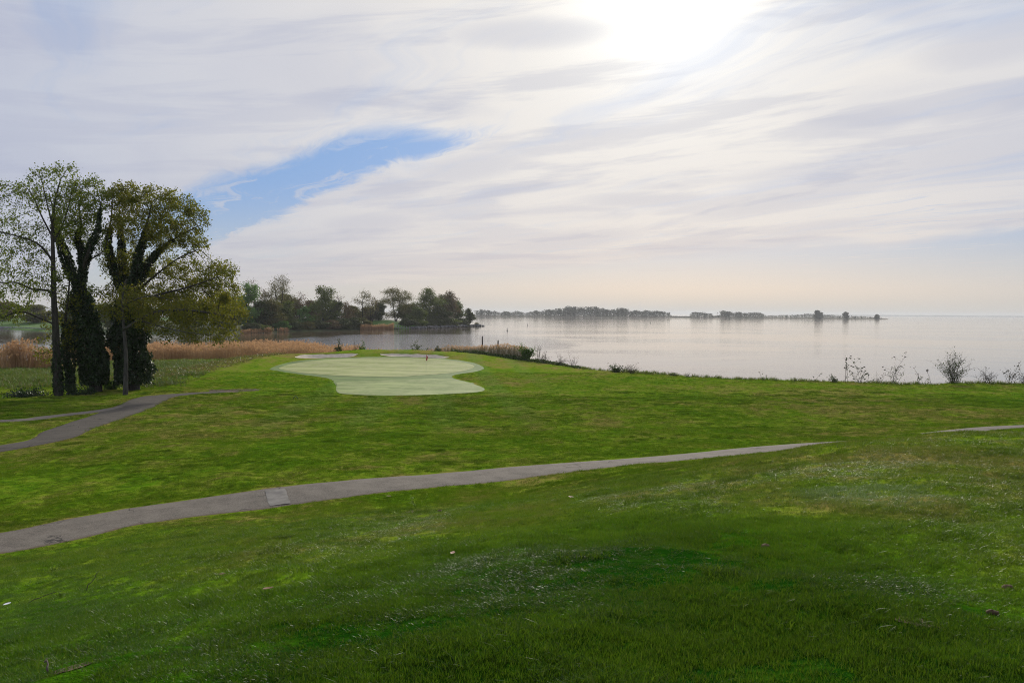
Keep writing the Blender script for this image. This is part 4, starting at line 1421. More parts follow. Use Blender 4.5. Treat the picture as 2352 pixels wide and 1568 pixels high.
far_tree('sapling', 'tiny bare sapling alone on the stone tip of the point', 1094, 741, 4, 'far_olive', 2.0, 0.35, 0.4, 1, 0.3, 0.4, 'round', 'trees on the peninsula')
# trees on the shore far left, glimpsed between the near trunks
for lb, u, vt, hw, lm, bk in (
        ('brown budding tree on the far bank at the left edge of the picture', 18, 694, 34, 'far_brown', 60), ('olive tree on the far bank behind the tall sparse tree', 84, 700, 38, 'far_olive', 64),
        ('dark tree on the far bank seen left of the ivy-clad trunk', 165, 700, 30, 'far_dark', 44), ('dull green tree on the far bank seen between the two ivy trunks', 247, 696, 34, 'far_green', 30),
        ('olive tree on the far bank hidden mostly by the broad tree', 330, 705, 36, 'far_olive', 24), ('grey-green tree on the far bank right of the broad ivy tree', 430, 690, 40, 'far_green', 24),
        ('dark tree on the far bank behind the hanging golden branches', 500, 690, 38, 'far_dark', 26)):
    far_tree('far_bank_tree', lb, u, vt, hw, lm, bk, 1.0, 0, 1, 0.12, 0.7, 'round', 'trees on the far left bank')

# stone revetment, dock, seawall
g = Geo()
line = np.array([tuple(on_z(u, 752, 0.3))[:2] if False else (shore_y(u) * (u - 1176) / PXF, shore_y(u)) for u in np.linspace(946, 1106, 60)])
for p in resample(line, 0.9):
    for _ in range(3):
        s_ = rng.uniform(0.5, 1.25)
        g.box((p[0] + rng.normal(0, 0.7), p[1] - 0.5 + rng.normal(0, 0.9), rng.uniform(0.0, 1.1)), (s_ * 1.2, s_, s_ * 0.8), rng.uniform(0, 3), 0.13 * s_)
tag(g.build('stone_revetment', MAT['rock']), 'broken grey stone edging along the point of the peninsula', 'revetment', kind='stuff')
g = Geo()
wl = resample(np.array([(shore_y(u) * (u - 1176) / PXF, shore_y(u)) for u in np.linspace(-60, 150, 30)]), 6.0)
for a_, b_ in zip(wl[:-1], wl[1:]):
    mid = (a_ + b_) / 2
    g.box((mid[0], mid[1] - 1.0, 0.35), (np.linalg.norm(b_ - a_) + 0.1, 0.6, 1.3), math.atan2(b_[1] - a_[1], b_[0] - a_[0]), 0.02)
sw = g.build('seawall', MAT['dock'])
tag(sw, 'low grey seawall on the far left bank behind the trees', 'seawall')
ya = shore_y(926)
xa = ya * (926 - 1176) / PXF
dock = tag(empty('dock', (xa, ya - 2, 0)), 'low grey wooden dock with posts beside the tan reeds on the peninsula', 'dock')
g = Geo()
g.box((xa, ya - 2.2, 0.75), (11.5, 2.2, 0.16), 0.75)
g.build('deck', MAT['dock'], dock)
for q in np.linspace(-5.4, 5.4, 7):
    for sgn in (-1, 1):
        gg = Geo()
        cx_, cy_ = xa + q * math.cos(0.75) - sgn * 1.05 * math.sin(0.75), ya - 2.2 + q * math.sin(0.75) + sgn * 1.05 * math.cos(0.75)
        gg.tube([(cx_, cy_, -1.2), (cx_, cy_, 0.4), (cx_, cy_, 1.5 + (0.9 if q < -2 else 0))], 0.12, 6)
        gg.build('post', MAT['dock'], dock)
gg = Geo()
gg.tube([(xa - 5.4 * math.cos(0.75), ya - 2.2 - 5.4 * math.sin(0.75), 2.3), (xa - 2 * math.cos(0.75), ya - 2.2 - 2 * math.sin(0.75), 2.3)], 0.06, 5)
gg.build('handrail', MAT['dock'], dock)

# ------------------------------------------------------------------ island on the horizon
YI = 1990.0


def isl(zx):
    """left-right place of the island skyline sample -> metres"""
    return ((1065.8 + zx * 0.4218) - 1176) * YI / PXF


prof = np.array([(60, 17), (110, 19), (180, 12), (300, 11), (400, 13), (430, 17), (560, 24), (680, 23.5), (780, 22), (900, 17), (1000, 14), (1010, 15), (1125, 14), (1135, 3), (1235, 3), (1245, 12), (1350, 11), (1360, 4), (1405, 5), (1415, 15), (1580, 14), (1650, 13), (1665, 7), (1860, 8), (1880, 10), (1990, 9), (2060, 7), (2190, 6), (2200, 5), (2275, 2)], dtype=float)
gv, gq = [], []
zs = np.linspace(52, 2285, 120)
for zx in zs:
    wob = 10 * math.sin(zx * 0.013) + 14 * math.sin(zx * 0.0047)
    dep = 40 + 120 * smooth(40, 400, zx) * smooth(2290, 1500, zx)
    for k, (oy, z) in enumerate(((-8, -1.0), (0, 0.5), (6, 1.6), (dep, 3.0), (dep + 30, -1))):
        gv.append((isl(zx), YI + wob + oy, z))
n5 = len(zs)
for a in range(n5 - 1):
    for k in range(4):
        gq.append((a * 5 + k, a * 5 + 5 + k, a * 5 + 6 + k, a * 5 + 1 + k))
tag(link('island', mesh_np('island', np.array(gv), np.array(gq), MAT['island_ground'], True)), 'long low island on the horizon with a pale shore', 'island', kind='structure')
gl = Geo()
for _ in range(3600):
    zx = rng.uniform(56, 2262)
    h = np.interp(zx, prof[:, 0], prof[:, 1]) * rng.uniform(0.55, 1.0) * (0.62 + 0.75 * fbm(np.array(zx * 0.035), np.array(3.0), 6, 3))
    if 1655 < zx < 2262 and rng.uniform() < 0.35:
        continue
    wob = 10 * math.sin(zx * 0.013) + 14 * math.sin(zx * 0.0047)
    r_ = max(1.2, min(4.2, h * 0.28))
    c = np.array([isl(zx), YI + wob + 10 + abs(rng.normal(0, 16)), 1.4])
    n = int(10 + h * 0.5)
    pts_ = c + np.column_stack([rng.normal(0, r_ * 0.5, n), rng.normal(0, r_ * 0.5, n), h * (1 - rng.uniform(0, 1, n) ** 1.6 * 0.95)])
    gl.leaves(pts_, np.full(n, max(1.2, r_ * 0.55)), 0.8)
tag(gl.build('far_wood', MAT['island_leaf']), 'hazy grey-green wood covering the island on the horizon', 'wood', kind='stuff')
for lb, zx, h, hw in (('dark tree clump near the right end of the horizon island', 1925, 19, 26), ('lone round pale tree on the right tail of the horizon island', 2080, 16, 13), ('small bush at the right tip of the horizon island', 2250, 10, 12)):
    x_ = isl(zx)
    wob = 10 * math.sin(zx * 0.013) + 14 * math.sin(zx * 0.0047)
    u_ = 1065.8 + zx * 0.4218
    yy = YI + wob + 9
    vt = 718.5 + (u_ - 1176) * 0.0067 + (EYE - h - 1.5) * PXF / yy
    far_tree('island_tree', lb, u_, vt, hw * 0.4218, 'island_leaf', 0, 1.0, 0, 1, 0.05, 2.2, 'round', 'trees standing out on the horizon island', yz=(yy, 1.5))
# faint land beyond
g = Geo()
x0 = np.linspace(3600, 9500, 120)
hh = 10 + 9 * fbm(x0 * 0.002, x0 * 0, 3, 3) + 3 * rng.uniform(size=120)
hh *= smooth(3500, 4300, x0)
gv = np.concatenate([np.column_stack([x0, np.full(120, 11000.0), np.full(120, -1.0)]), np.column_stack([x0, np.full(120, 11060.0), hh]), np.column_stack([x0, np.full(120, 11300.0), np.full(120, -1.0)])])
a = np.arange(119)
g.add(gv, np.concatenate([np.stack([a, a + 1, a + 121, a + 120], -1), np.stack([a + 120, a + 121, a + 241, a + 240], -1)]))
tag(g.build('far_shore', MAT['far_shore']), 'faint blue line of land on the horizon at the right', 'shore', kind='structure')

# ================================================================== REEDS, MEADOW, BANK PLANTS
def region_pts(poly, n):
    P = np.array(poly)
    out = []
    while sum(len(q) for q in out) < n:
        x = rng.uniform(P[:, 0].min(), P[:, 0].max(), n)
        y = rng.uniform(P[:, 1].min(), P[:, 1].max(), n)
        _, ins = poly_dist(x, y, P)
        out.append(np.column_stack([x, y])[ins])
    return np.concatenate(out)[:n]


def reeds(name, xyz, hgt, stemmat, label, plume=True, thick=0.022, leafy=2, category='reeds'):
    """standing dry reeds: stem, long leaves and a drooping plume"""
    n = len(xyz)
    lean = rng.normal(0, 0.09, (n, 2))
    h = hgt * rng.uniform(0.66, 1.12, n) * (0.55 + 0.9 * fbm(xyz[:, 0] * 0.22, xyz[:, 1] * 0.22, 19, 3))
    top = xyz + np.column_stack([lean * h[:, None], h])
    th = rng.uniform(0, math.pi, n)
    sd = np.column_stack([np.cos(th), np.sin(th), th * 0]) * thick
    gg = Geo()
    vv = np.stack([xyz - sd, xyz + sd, top + sd * 0.5, top - sd * 0.5], axis=1).reshape(-1, 3)
    gg.add(vv, np.arange(4 * n).reshape(-1, 4))
    for _ in range(leafy):
        f = rng.uniform(0.25, 0.85, n)
        b = xyz + (top - xyz) * f[:, None]
        a = rng.uniform(0, 2 * math.pi, n)
        L = rng.uniform(0.35, 0.75, n) * h * 0.36
        out = np.column_stack([np.cos(a), np.sin(a), rng.uniform(0.3, 1.2, n)]) * L[:, None]
        pw = np.column_stack([-np.sin(a), np.cos(a), a * 0]) * thick * 1.3
        vv = np.stack([b - pw, b + pw, b + out], axis=1).reshape(-1, 3)
        gg.add(vv, None, np.arange(3 * n).reshape(-1, 3))
    me = gg.mesh(name, MAT[stemmat])
    ob = tag(link(name, me), label, category, kind='stuff')
    if plume:
        k = rng.uniform(size=n) < 0.6
        tp = np.repeat(top[k], 3, axis=0) + rng.normal(0, 0.07, (3 * k.sum(), 3))
        gp = Geo()
        gp.leaves(tp, 0.30 * hgt / 2.6, 0.40, axis=np.tile([[0.3, 0.0, 1.0]], (len(tp), 1)), spread=0.25)
        gp.build('plume', MAT['plume'], ob)
    return ob


def on_ground(p2, lift=0.0):
    z = np.maximum(gz(p2[:, 0], p2[:, 1]), -0.1) + lift
    return np.column_stack([p2, z])


belt = [(-22, 141), (-31, 150), (-43, 172), (-55, 182), (-66, 178), (-75, 168), (-72, 157), (-62, 150), (-50, 146), (-40, 140), (-30, 134), (-22, 133)]
p2 = region_pts(belt, 15000)
p2 = p2[fbm(p2[:, 0] * 0.12, p2[:, 1] * 0.12, 8, 3) > 0.30]
reeds('reed_bed', on_ground(p2), 2.5, 'reed', 'tan dry reed bed between the mown mound and the inlet', leafy=2)
belt2 = [(-75, 168), (-84, 152), (-80, 143), (-66, 146), (-62, 152)]
p2 = region_pts(belt2, 3600)
reeds('reed_bed', on_ground(p2), 2.3, 'reed', 'tan reeds showing between the ivy-covered trunks')
for lb, u, v, rw, n in (('tan reed clump by the water left of the tall sparse tree', 38, 851, 2.3, 520), ('thin reed clump at the left edge of the picture', -4, 846, 1.6, 220), ('sparse reed clump beside the trunk of the tall sparse tree', 82, 848, 3.2, 300), ('brown reed clump right behind the tall sparse tree', 122, 850, 2.4, 380)):
    c = on_z(u, v, 0.5)
    p2 = np.column_stack([rng.normal(c.x, rw * 0.55, n), rng.normal(c.y, rw * 0.5, n)])
    reeds('reed_clump', on_ground(p2), 3.1 if n > 500 else 2.5, 'reed', lb)
# peninsula reeds
for lb, u0, u1, n, hgt in (('tan reeds left of the dock on the peninsula shore', 829, 904, 800, 2.8), ('low tan reed strip on the left of the peninsula shore', 556, 626, 420, 1.8), ('small tan reed patch on the peninsula shore below the tallest tree', 640, 662, 120, 1.6)):
    uu = rng.uniform(u0, u1, n)
    yy = np.array([shore_y(q) for q in uu])
    pp = np.column_stack([yy * (uu - 1176) / PXF, yy + rng.uniform(-3.0, 2.5, n)])
    reeds('shore_reeds', np.column_stack([pp, np.full(n, 0.05)]), hgt, 'reed', lb, thick=0.10, leafy=1)
# greyer growth on the bank right of the green
uu = np.concatenate([rng.uniform(905, 1010, 500), rng.uniform(1010, 1215, 1900)])
vy = np.interp(uu, [900, 960, 1010, 1060, 1110, 1160, 1215], [133, 134.5, 133.5, 131, 128.5, 126, 122.5]) + rng.uniform(-1.6, 2.0, len(uu))
pp = np.column_stack([vy * (uu - 1176) / PXF, vy])
reeds('bank_reeds', on_ground(pp), 1.6, 'reed_grey', 'greyish dry reeds and weeds on the bank right of the green', leafy=3, thick=0.018)

# long grass behind the trees and along the bank
def make_long_tuft(seed, blades, h, w0, spread, mat):
    ob = make_tuft(seed, blades, h, w0, spread)
    ob.data.materials[0] = mat
    return ob


MEAD = [(-110, 82), (-60, 79), (-33, 80), (-35, 93), (-40, 102), (-38, 118), (-33, 132), (-44, 142), (-70, 144), (-85, 138), (-120, 134)]
mead = region_pts(MEAD, 18000)
mead = mead[poly_dist(mead[:, 0], mead[:, 1], MEAD)[0] > rng.uniform(0, 4.5, len(mead)) * fbm(mead[:, 0] * 0.3, mead[:, 1] * 0.3, 12, 3) * 1.6]
mead = mead[(shore_factor(mead[:, 0], mead[:, 1]) > 0.6)]
sc_ = rng.uniform(0.6, 1.3, len(mead)) * (0.5 + 1.0 * fbm(mead[:, 0] * 0.2, mead[:, 1] * 0.2, 4, 3))
scatter('meadow_grass', on_ground(mead), rng.uniform(0, 6.28, len(mead)), np.column_stack([sc_ * 1.4, sc_ * 1.4, sc_]), [make_long_tuft(300 + i, 12, 0.45, 0.016, 0.22, MAT['meadow']) for i in range(4)], 'unmown meadow grass behind the left trees', 'grass')
# ragged fringe at the top of the bank
sh = resample(np.array(SHORE[1:9], dtype=float)[::-1], 0.16)
t_ = np.gradient(sh, axis=0)
nn_ = np.column_stack([t_[:, 1], -t_[:, 0]]) / np.linalg.norm(t_, axis=1)[:, None]
fr = []
for k in range(4):
    off = rng.uniform(1.2, 3.6, len(sh))
    fr.append(sh + nn_ * off[:, None] * 1.0 + rng.normal(0, 0.1, sh.shape))
fr = np.concatenate(fr)
fr = fr[(fr[:, 0] < 75) & (shore_factor(fr[:, 0], fr[:, 1]) > 0.3)]
fh = rng.uniform(0.4, 1.0, len(fr)) * (0.35 + 1.1 * fbm(fr[:, 0] * 0.35, fr[:, 1] * 0.35, 14, 3))
scatter('bank_grass', on_ground(fr), rng.uniform(0, 6.28, len(fr)), np.column_stack([fh * 1.3, fh * 1.3, fh]), [make_long_tuft(320 + i, 12, 0.42, 0.014, 0.22, MAT['meadow']) for i in range(3)], 'ragged uncut grass along the edge of the bank', 'grass')
# yellowing ground ivy on the slope left of the green
gc = region_pts([(-41.5, 84.5), (-38.0, 92), (-37.5, 101), (-36.0, 112), (-34, 121), (-39, 124), (-44, 112), (-46, 98), (-46, 86)], 5200)
gg = Geo()
gc3 = on_ground(gc)
gc3[:, 2] += rng.uniform(0.03, 0.38, len(gc)) * (0.4 + fbm(gc[:, 0] * 0.5, gc[:, 1] * 0.5, 2, 2))
gg.leaves(gc3, 0.20, 0.75)
tag(gg.build('ground_cover', MAT['cover_leaf']), 'yellow-green leafy ground cover on the slope left of the green', 'ground cover', kind='stuff')
# green undergrowth at the foot of the bank reeds
uu = rng.uniform(1035, 1335, 5200)
vy = np.interp(uu, [1035, 1110, 1160, 1215, 1260, 1300, 1335], [129.0, 126.2, 123.5, 119.8, 116.5, 112.5, 109.0]) + rng.normal(0, 0.8, len(uu))
pp = np.column_stack([vy * (uu - 1176) / PXF, vy])
pp3 = on_ground(pp)
pp3[:, 2] += rng.uniform(0, 0.75, len(pp)) * (0.25 + 1.2 * fbm(pp[:, 0] * 0.5, pp[:, 1] * 0.5, 25, 3)) * np.interp(uu, [1035, 1200, 1335], [1.0, 0.9, 0.35])
gg = Geo()
gg.leaves(pp3, 0.20, 0.7)
tag(gg.build('undergrowth', MAT['weed_leaf']), 'low dark green brambles along the bank between the green and the water', 'undergrowth', kind='stuff')


def bank_plant(name, label, u, v0, v1, half_w, y, stems=6, leaves=60, heads=0, leafmat='weed_leaf', leaf=0.16, stem_r=0.02, cat='plant', group='plants along the top of the bank', fork=2, head_mat='weed_dry', spread=1.0, head=0.16):
    b = at(u, v1, y)
    zb = float(gz(b.x, y))
    h = max(0.4, at(u, v0, y).z - zb)
    hw = half_w * y / PXF
    t = tag(empty(name, (b.x, y, zb)), label, cat, group)
    gs, gl_, gh = Geo(), Geo(), Geo()
    tips, along = [], []
    for k in range(stems):
        a = rng.uniform(-1, 1)
        dx_ = hw * spread * (a if stems > 1 else rng.normal(0, 0.3))
        hh_ = h * (1.0 if k == 0 else rng.uniform(0.5, 0.98) * (1 - 0.35 * abs(a)))
        p0 = np.array([b.x + rng.normal(0, 0.05 + hw * 0.10), y + rng.normal(0, 0.08), zb - 0.1])
        p1 = p0 + np.array([dx_ * 0.35, rng.normal(0, hw * 0.2), hh_ * 0.5])
        p2_ = np.array([b.x + dx_, y + rng.normal(0, hw * 0.5), zb + hh_])
        q = catmull([p0, p1, p2_], 5)
        gs.tube(q, np.linspace(stem_r, stem_r * 0.4, len(q)), 4)
        tips.append(q[-1])
        along += list(q[3:])
        for _ in range(fork):
            i0 = rng.integers(4, len(q) - 1)
            e = q[i0] + np.array([rng.normal(0, hw * 0.30 + 0.05), rng.normal(0, hw * 0.25), hh_ * rng.uniform(0.12, 0.32)])
            gs.tube([q[i0], (q[i0] + e) / 2 + (0, 0, -0.03), e], np.array([stem_r * 0.6, stem_r * 0.45, stem_r * 0.3]), 3)
            tips.append(e)
            along += [q[i0], (q[i0] + e) / 2, e]
    gs.build('stem', MAT['stem'], t)
    tips, along = np.array(tips), np.array(along)
    if leaves:
        c = along[rng.integers(0, len(along), leaves)] + rng.normal(0, 0.10 + hw * 0.05, (leaves, 3))
        c[:, 2] = np.maximum(c[:, 2], zb + 0.02)
        gl_.leaves(c, leaf, 0.6, up=0.5)
        gl_.build('foliage', MAT[leafmat], t)
    if heads:
        for p in tips[:heads]:
            gh = Geo()
            hs_ = head * 0.62
            ka = np.arange(14) * 2 * math.pi / 14
            kr = hs_ * np.where(np.arange(14) % 2, rng.uniform(0.9, 1.35, 14), rng.uniform(0.25, 0.5, 14))
            rim = p + np.column_stack([np.cos(ka) * kr, np.sin(ka) * kr, rng.normal(0.05, 0.22, 14) * hs_])
            gh.add(np.vstack([rim, p + (0, 0, hs_ * 0.35), p - (0, 0, hs_ * 0.6)]), None, [(q, (q + 1) % 14, 14) for q in range(14)] + [((q + 1) % 14, q, 15) for q in range(14)])
            gh.build('seed_head', MAT[head_mat], t)
    return t


BP = [
    # behind the green
    ('cedar_sapling', 'small dark cedar standing up from the reeds behind the green', 778, 778, 805, 8, 129.5, dict(stems=7, leaves=420, leafmat='far_dark', leaf=0.22, cat='shrub')),
    ('bare_sapling', 'bare grey sapling right of the dark cedar behind the green', 817, 774, 805, 10, 130, dict(stems=8, leaves=50, leafmat='weed_dry', leaf=0.14, cat='sapling', fork=4)),
    ('young_shrub', 'small fresh green shrub on the mound behind the left bunker', 834, 786, 806, 7, 129.5, dict(stems=7, leaves=330, leafmat='shrub_leaf', leaf=0.2, cat='shrub')),
    ('leafy_shrub', 'leafy olive shrub above the right bunker behind the green', 953, 785, 810, 11, 131, dict(stems=9, leaves=430, leafmat='weed_leaf', leaf=0.22, cat='shrub')),
    ('dark_bush', 'small dark bush behind the right bunker near the flag', 1005, 797, 814, 9, 129, dict(stems=8, leaves=380, leafmat='far_dark', leaf=0.2, cat='shrub')),
    ('low_bush', 'low dark bush on the bank behind the flag', 978, 801, 812, 16, 130, dict(stems=9, leaves=420, leafmat='weed_leaf', leaf=0.2, cat='shrub')),
    # bank right of the green
    ('green_shrub', 'bushy fresh green shrub on the bank right of the two pilings', 1208, 788, 832, 20, 120.5, dict(stems=16, leaves=1500, leafmat='shrub_leaf', leaf=0.22, cat='shrub', fork=4)),
    ('dead_sapling', 'leafless grey sapling right of the fresh green shrub', 1238, 792, 831, 11, 119.0, dict(stems=7, leaves=60, leafmat='weed_dry', leaf=0.12, cat='sapling', fork=6)),
    ('dry_weed', 'dry brown weed clump just right of the leafless sapling', 1252, 808, 833, 12, 117.5, dict(stems=12, leaves=160, leafmat='weed_dry', leaf=0.15, fork=3)),
    ('dry_weed', 'thin dry weeds on the bank edge halfway between shrub and low brambles', 1288, 812, 838, 16, 113.5, dict(stems=16, leaves=90, leafmat='weed_dry', leaf=0.12, fork=3)),
    ('dry_weed', 'sparse dry stalks at the narrow end of the bank weeds', 1318, 814, 842, 12, 110.5, dict(stems=10, leaves=60, leafmat='weed_dry', leaf=0.13, fork=3)),
    ('bramble', 'dark-leaved bramble on the bank where the water edge turns', 1418, 836, 860, 20, 100.0, dict(stems=14, leaves=420, leafmat='weed_leaf', leaf=0.2, fork=3, cat='shrub')),
    ('dry_weed', 'feathery dry weed beside the dark-leaved bramble', 1450, 834, 862, 18, 98.5, dict(stems=18, leaves=170, leafmat='weed_dry', leaf=0.12, fork=3)),
    ('leafy_weed', 'small leafy weed alone on the bank edge, left of the umbel stalks', 1546, 855, 868, 10, 94.0, dict(stems=7, leaves=110, leafmat='weed_leaf', leaf=0.15)),
    ('leafy_weed', 'low grassy weed at the bank edge near the middle right', 1582, 857, 868, 7, 92.6, dict(stems=5, leaves=60, leafmat='weed_leaf', leaf=0.13)),
    # right-hand skyline of weeds
    ('umbel_weed', 'leftmost pair of seed-headed stalks on the bare right bank', 1753, 855, 876, 8, 88.0, dict(stems=2, leaves=8, heads=2, fork=0)),
    ('umbel_weed', 'tiny seed stalk between the two pairs of umbel stalks', 1822, 868, 879, 5, 87.0, dict(stems=2, leaves=10, heads=2, fork=0, head=0.11)),
    ('umbel_weed', 'pair of green umbel stalks leaning apart on the right bank', 1872, 857, 879, 11, 87.0, dict(stems=2, leaves=8, heads=2, fork=0, head=0.17, head_mat='weed_leaf')),
    ('leafy_weed', 'small bushy weed left of the tall seed-cluster weed', 1914, 862, 877, 9, 86.6, dict(stems=8, leaves=170, leafmat='weed_leaf', leaf=0.15)),
    ('seed_weed', 'tall weed with clustered seed heads, first of the tall ones', 1942, 822, 876, 12, 86.4, dict(stems=3, leaves=30, heads=9, fork=3, head=0.18, head_mat='weed_dry')),
    ('seed_weed', 'spreading leafy weed with flat green clusters next to the tall one', 1975, 830, 875, 25, 86.3, dict(stems=7, leaves=90, heads=22, fork=3, head=0.20, head_mat='weed_leaf')),
    ('thin_weed', 'faint thin weed between the two spreading tall weeds', 2020, 852, 875, 12, 86.0, dict(stems=6, leaves=20, leafmat='weed_dry', fork=3, stem_r=0.012)),
    ('arching_weed', 'arching weed with one long bare stalk left of the upright stalks', 2055, 818, 875, 30, 85.8, dict(stems=8, leaves=70, heads=7, fork=3, head=0.18)),
    ('upright_weed', 'thin upright stalks left of the round bush', 2108, 845, 876, 10, 85.4, dict(stems=4, leaves=26, heads=4, fork=1, head=0.12)),
    ('umbel_weed', 'dark umbel stalk leaning against the left side of the round bush', 2138, 852, 876, 10, 85.3, dict(stems=2, leaves=14, heads=2, fork=1, head=0.2)),
    ('round_bush', 'rounded twiggy bush, largest plant on the right bank', 2190, 811, 878, 36, 85.2, dict(stems=46, leaves=700, leafmat='weed_leaf', leaf=0.15, fork=5, cat='bush', stem_r=0.016)),
    ('brambly_weed', 'tangled thin weeds right of the round bush', 2262, 845, 882, 28, 84.8, dict(stems=16, leaves=70, leafmat='weed_dry', leaf=0.12, fork=4, heads=8, head=0.1)),
    ('plumed_weed', 'tall feathery weed near the right edge of the picture', 2322, 839, 884, 18, 84.5, dict(stems=7, leaves=110, heads=16, fork=3, head=0.15, leafmat='weed_dry')),
    ('leafy_weed', 'leafy brown weed cut off by the right edge of the picture', 2352, 850, 885, 16, 84.4, dict(stems=9, leaves=160, leafmat='weed_dry', leaf=0.15, fork=3)),
]
for nm, lb, u, v0, v1, hw, y, kw in BP:
    bank_plant(nm, lb, u, v0, v1, hw, y, **kw)
# understorey plant in the gap of the near trees
bank_plant('leafy_shrub', 'pale green leafy shrub low between the two ivy trunks', 258, 872, 896, 20, 79.5, stems=12, leaves=900, leafmat='shrub_leaf', leaf=0.18, cat='shrub', group='undergrowth below the left trees')
bank_plant('low_bramble', 'dark weeds at the foot of the tall sparse tree', 62, 898, 914, 60, 74.0, stems=16, leaves=1500, leafmat='ivy', leaf=0.18, cat='shrub', group='undergrowth below the left trees')
bank_plant('low_bramble', 'dark weeds under the ivy-clad forked tree', 186, 890, 908, 34, 74.6, stems=12, leaves=800, leafmat='ivy', leaf=0.17, cat='shrub', group='undergrowth below the left trees')

# ================================================================== FLAG, PILINGS, BUOYS, SMALL THINGS
fp = np.array(ground_pt(978.5, 856))
zf = float(gz(*fp)) + 0.036
fl = tag(empty('flagstick', (fp[0], fp[1], zf)), 'red flag hanging limp on its flagstick on the putting green', 'flagstick')
g = Geo()
g.tube([(fp[0], fp[1], zf - 0.1), (fp[0], fp[1], zf + 1.0), (fp[0], fp[1], zf + 2.22)], 0.014, 7)
g.build('pole', MAT['pole'], fl, True)
g = Geo()
vv, qq = [], []
for i_ in range(9):
    for j_ in range(7):
        s_, t_2 = i_ / 8, j_ / 6
        vv.append((fp[0] + 0.02 + 0.17 * t_2 * (1 - 0.45 * s_) + 0.03 * math.sin(7 * t_2 + 3 * s_), fp[1] + 0.07 * math.sin(9 * t_2 + 2 * s_), zf + 2.20 - 0.62 * s_ - 0.22 * t_2))
for i_ in range(8):
    for j_ in range(6):
        qq.append((i_ * 7 + j_, i_ * 7 + 7 + j_, i_ * 7 + 8 + j_, i_ * 7 + 1 + j_))
g.add(vv, qq)
fo = g.build('flag', MAT['flag'], fl, True)
md = fo.modifiers.new('thick', 'SOLIDIFY')
md.thickness = 0.006
g = Geo()
g.tube([(fp[0], fp[1], zf - 0.1), (fp[0], fp[1], zf + 0.004)], 0.054, 14)
g.build('cup', MAT['cup'], fl)


def piling(label, u, v0, y, r_, lean):
    tp = at(u, v0, y)
    t = tag(empty('piling', (tp.x, y, 0)), label, 'piling', 'wooden pilings in the water')
    gg = Geo()
    zz = np.linspace(-1.6, tp.z, 12)
    pp_ = np.column_stack([tp.x + lean * (zz - tp.z) + rng.normal(0, 0.012, 12), np.full(12, y), zz])
    gg.tube(pp_, r_ * (1 + rng.normal(0, 0.05, 12)) * np.linspace(1.12, 0.95, 12), 9)
    gg.build('post', MAT['wood'], t, True)
    gg = Geo()
    gg.tube([(tp.x, y, tp.z - 0.02), (tp.x + 0.02, y, tp.z + 0.10), (tp.x + 0.03, y, tp.z + 0.2)], np.array([r_ * 0.9, r_ * 0.7, r_ * 0.3]), 8)
    gg.build('post_top', MAT['wood'], t, True)
    return t


piling('left and taller of the two dark wooden pilings beyond the bank', 1108, 774, 148, 0.12, 0.012)
piling('right and shorter of the two dark wooden pilings beyond the bank', 1144, 783, 143, 0.13, -0.02)


def buoy(label, u, v, y, h):
    p = at(u, v, y)
    t = tag(empty('channel_marker', (p.x, y, 0)), label, 'buoy', 'channel markers on the bay')
    gg = Geo()
    gg.tube([(p.x, y, -0.3), (p.x, y, 0.25), (p.x, y, 0.4)], np.array([0.34, 0.36, 0.16]), 10)
    gg.build('float', MAT['buoy_dark'], t, True)
    gg = Geo()
    gg.tube([(p.x, y, 0.35), (p.x, y, h * 0.6), (p.x, y, h)], np.array([0.17, 0.16, 0.12]), 8)
    gg.build('mast', MAT['buoy_dark'], t, True)
    gg = Geo()
    gg.tube([(p.x, y, h * 0.45), (p.x, y, h * 0.58)], 0.185, 10)
    gg.build('band', MAT['buoy_pale'], t, True)


buoy('nearer of the small channel markers, right of the wooded point', 1165, 759, 424, 1.5)
buoy('farther small channel marker, below the left part of the island', 1212, 747, 610, 1.7)
buoy('tiny channel marker far out below the middle of the island', 1494, 741, 800, 1.4)
# pale board on a post in the reeds
bp = at(506, 803, 152)
t = tag(empty('board_on_post', (bp.x, 152, 0.4)), 'pale board on a dark post standing in the reed bed', 'board')
g = Geo()
g.box((bp.x, 152, bp.z), (1.0, 0.4, 0.14), 0.1)
g.build('board', MAT['board'], t)
g = Geo()
g.tube([(bp.x - 0.1, 152.1, -0.3), (bp.x - 0.1, 152.1, 1.2), (bp.x - 0.1, 152.1, bp.z + 0.55)], 0.09, 7)
g.build('post', MAT['wood'], t)
# small hoop marker on the fairway
hp = np.array(ground_pt(679, 916))
zh = float(gz(*hp))
g = Geo()
g.tube([(hp[0] - 0.22, hp[1], zh - 0.05), (hp[0] - 0.16, hp[1], zh + 0.16), (hp[0], hp[1], zh + 0.30), (hp[0] + 0.16, hp[1], zh + 0.16), (hp[0] + 0.22, hp[1], zh - 0.05)], 0.03, 6)
tag(g.build('hoop_marker', MAT['marker'], None, True), 'small dark green hoop marker on the fairway before the apron', 'marker')

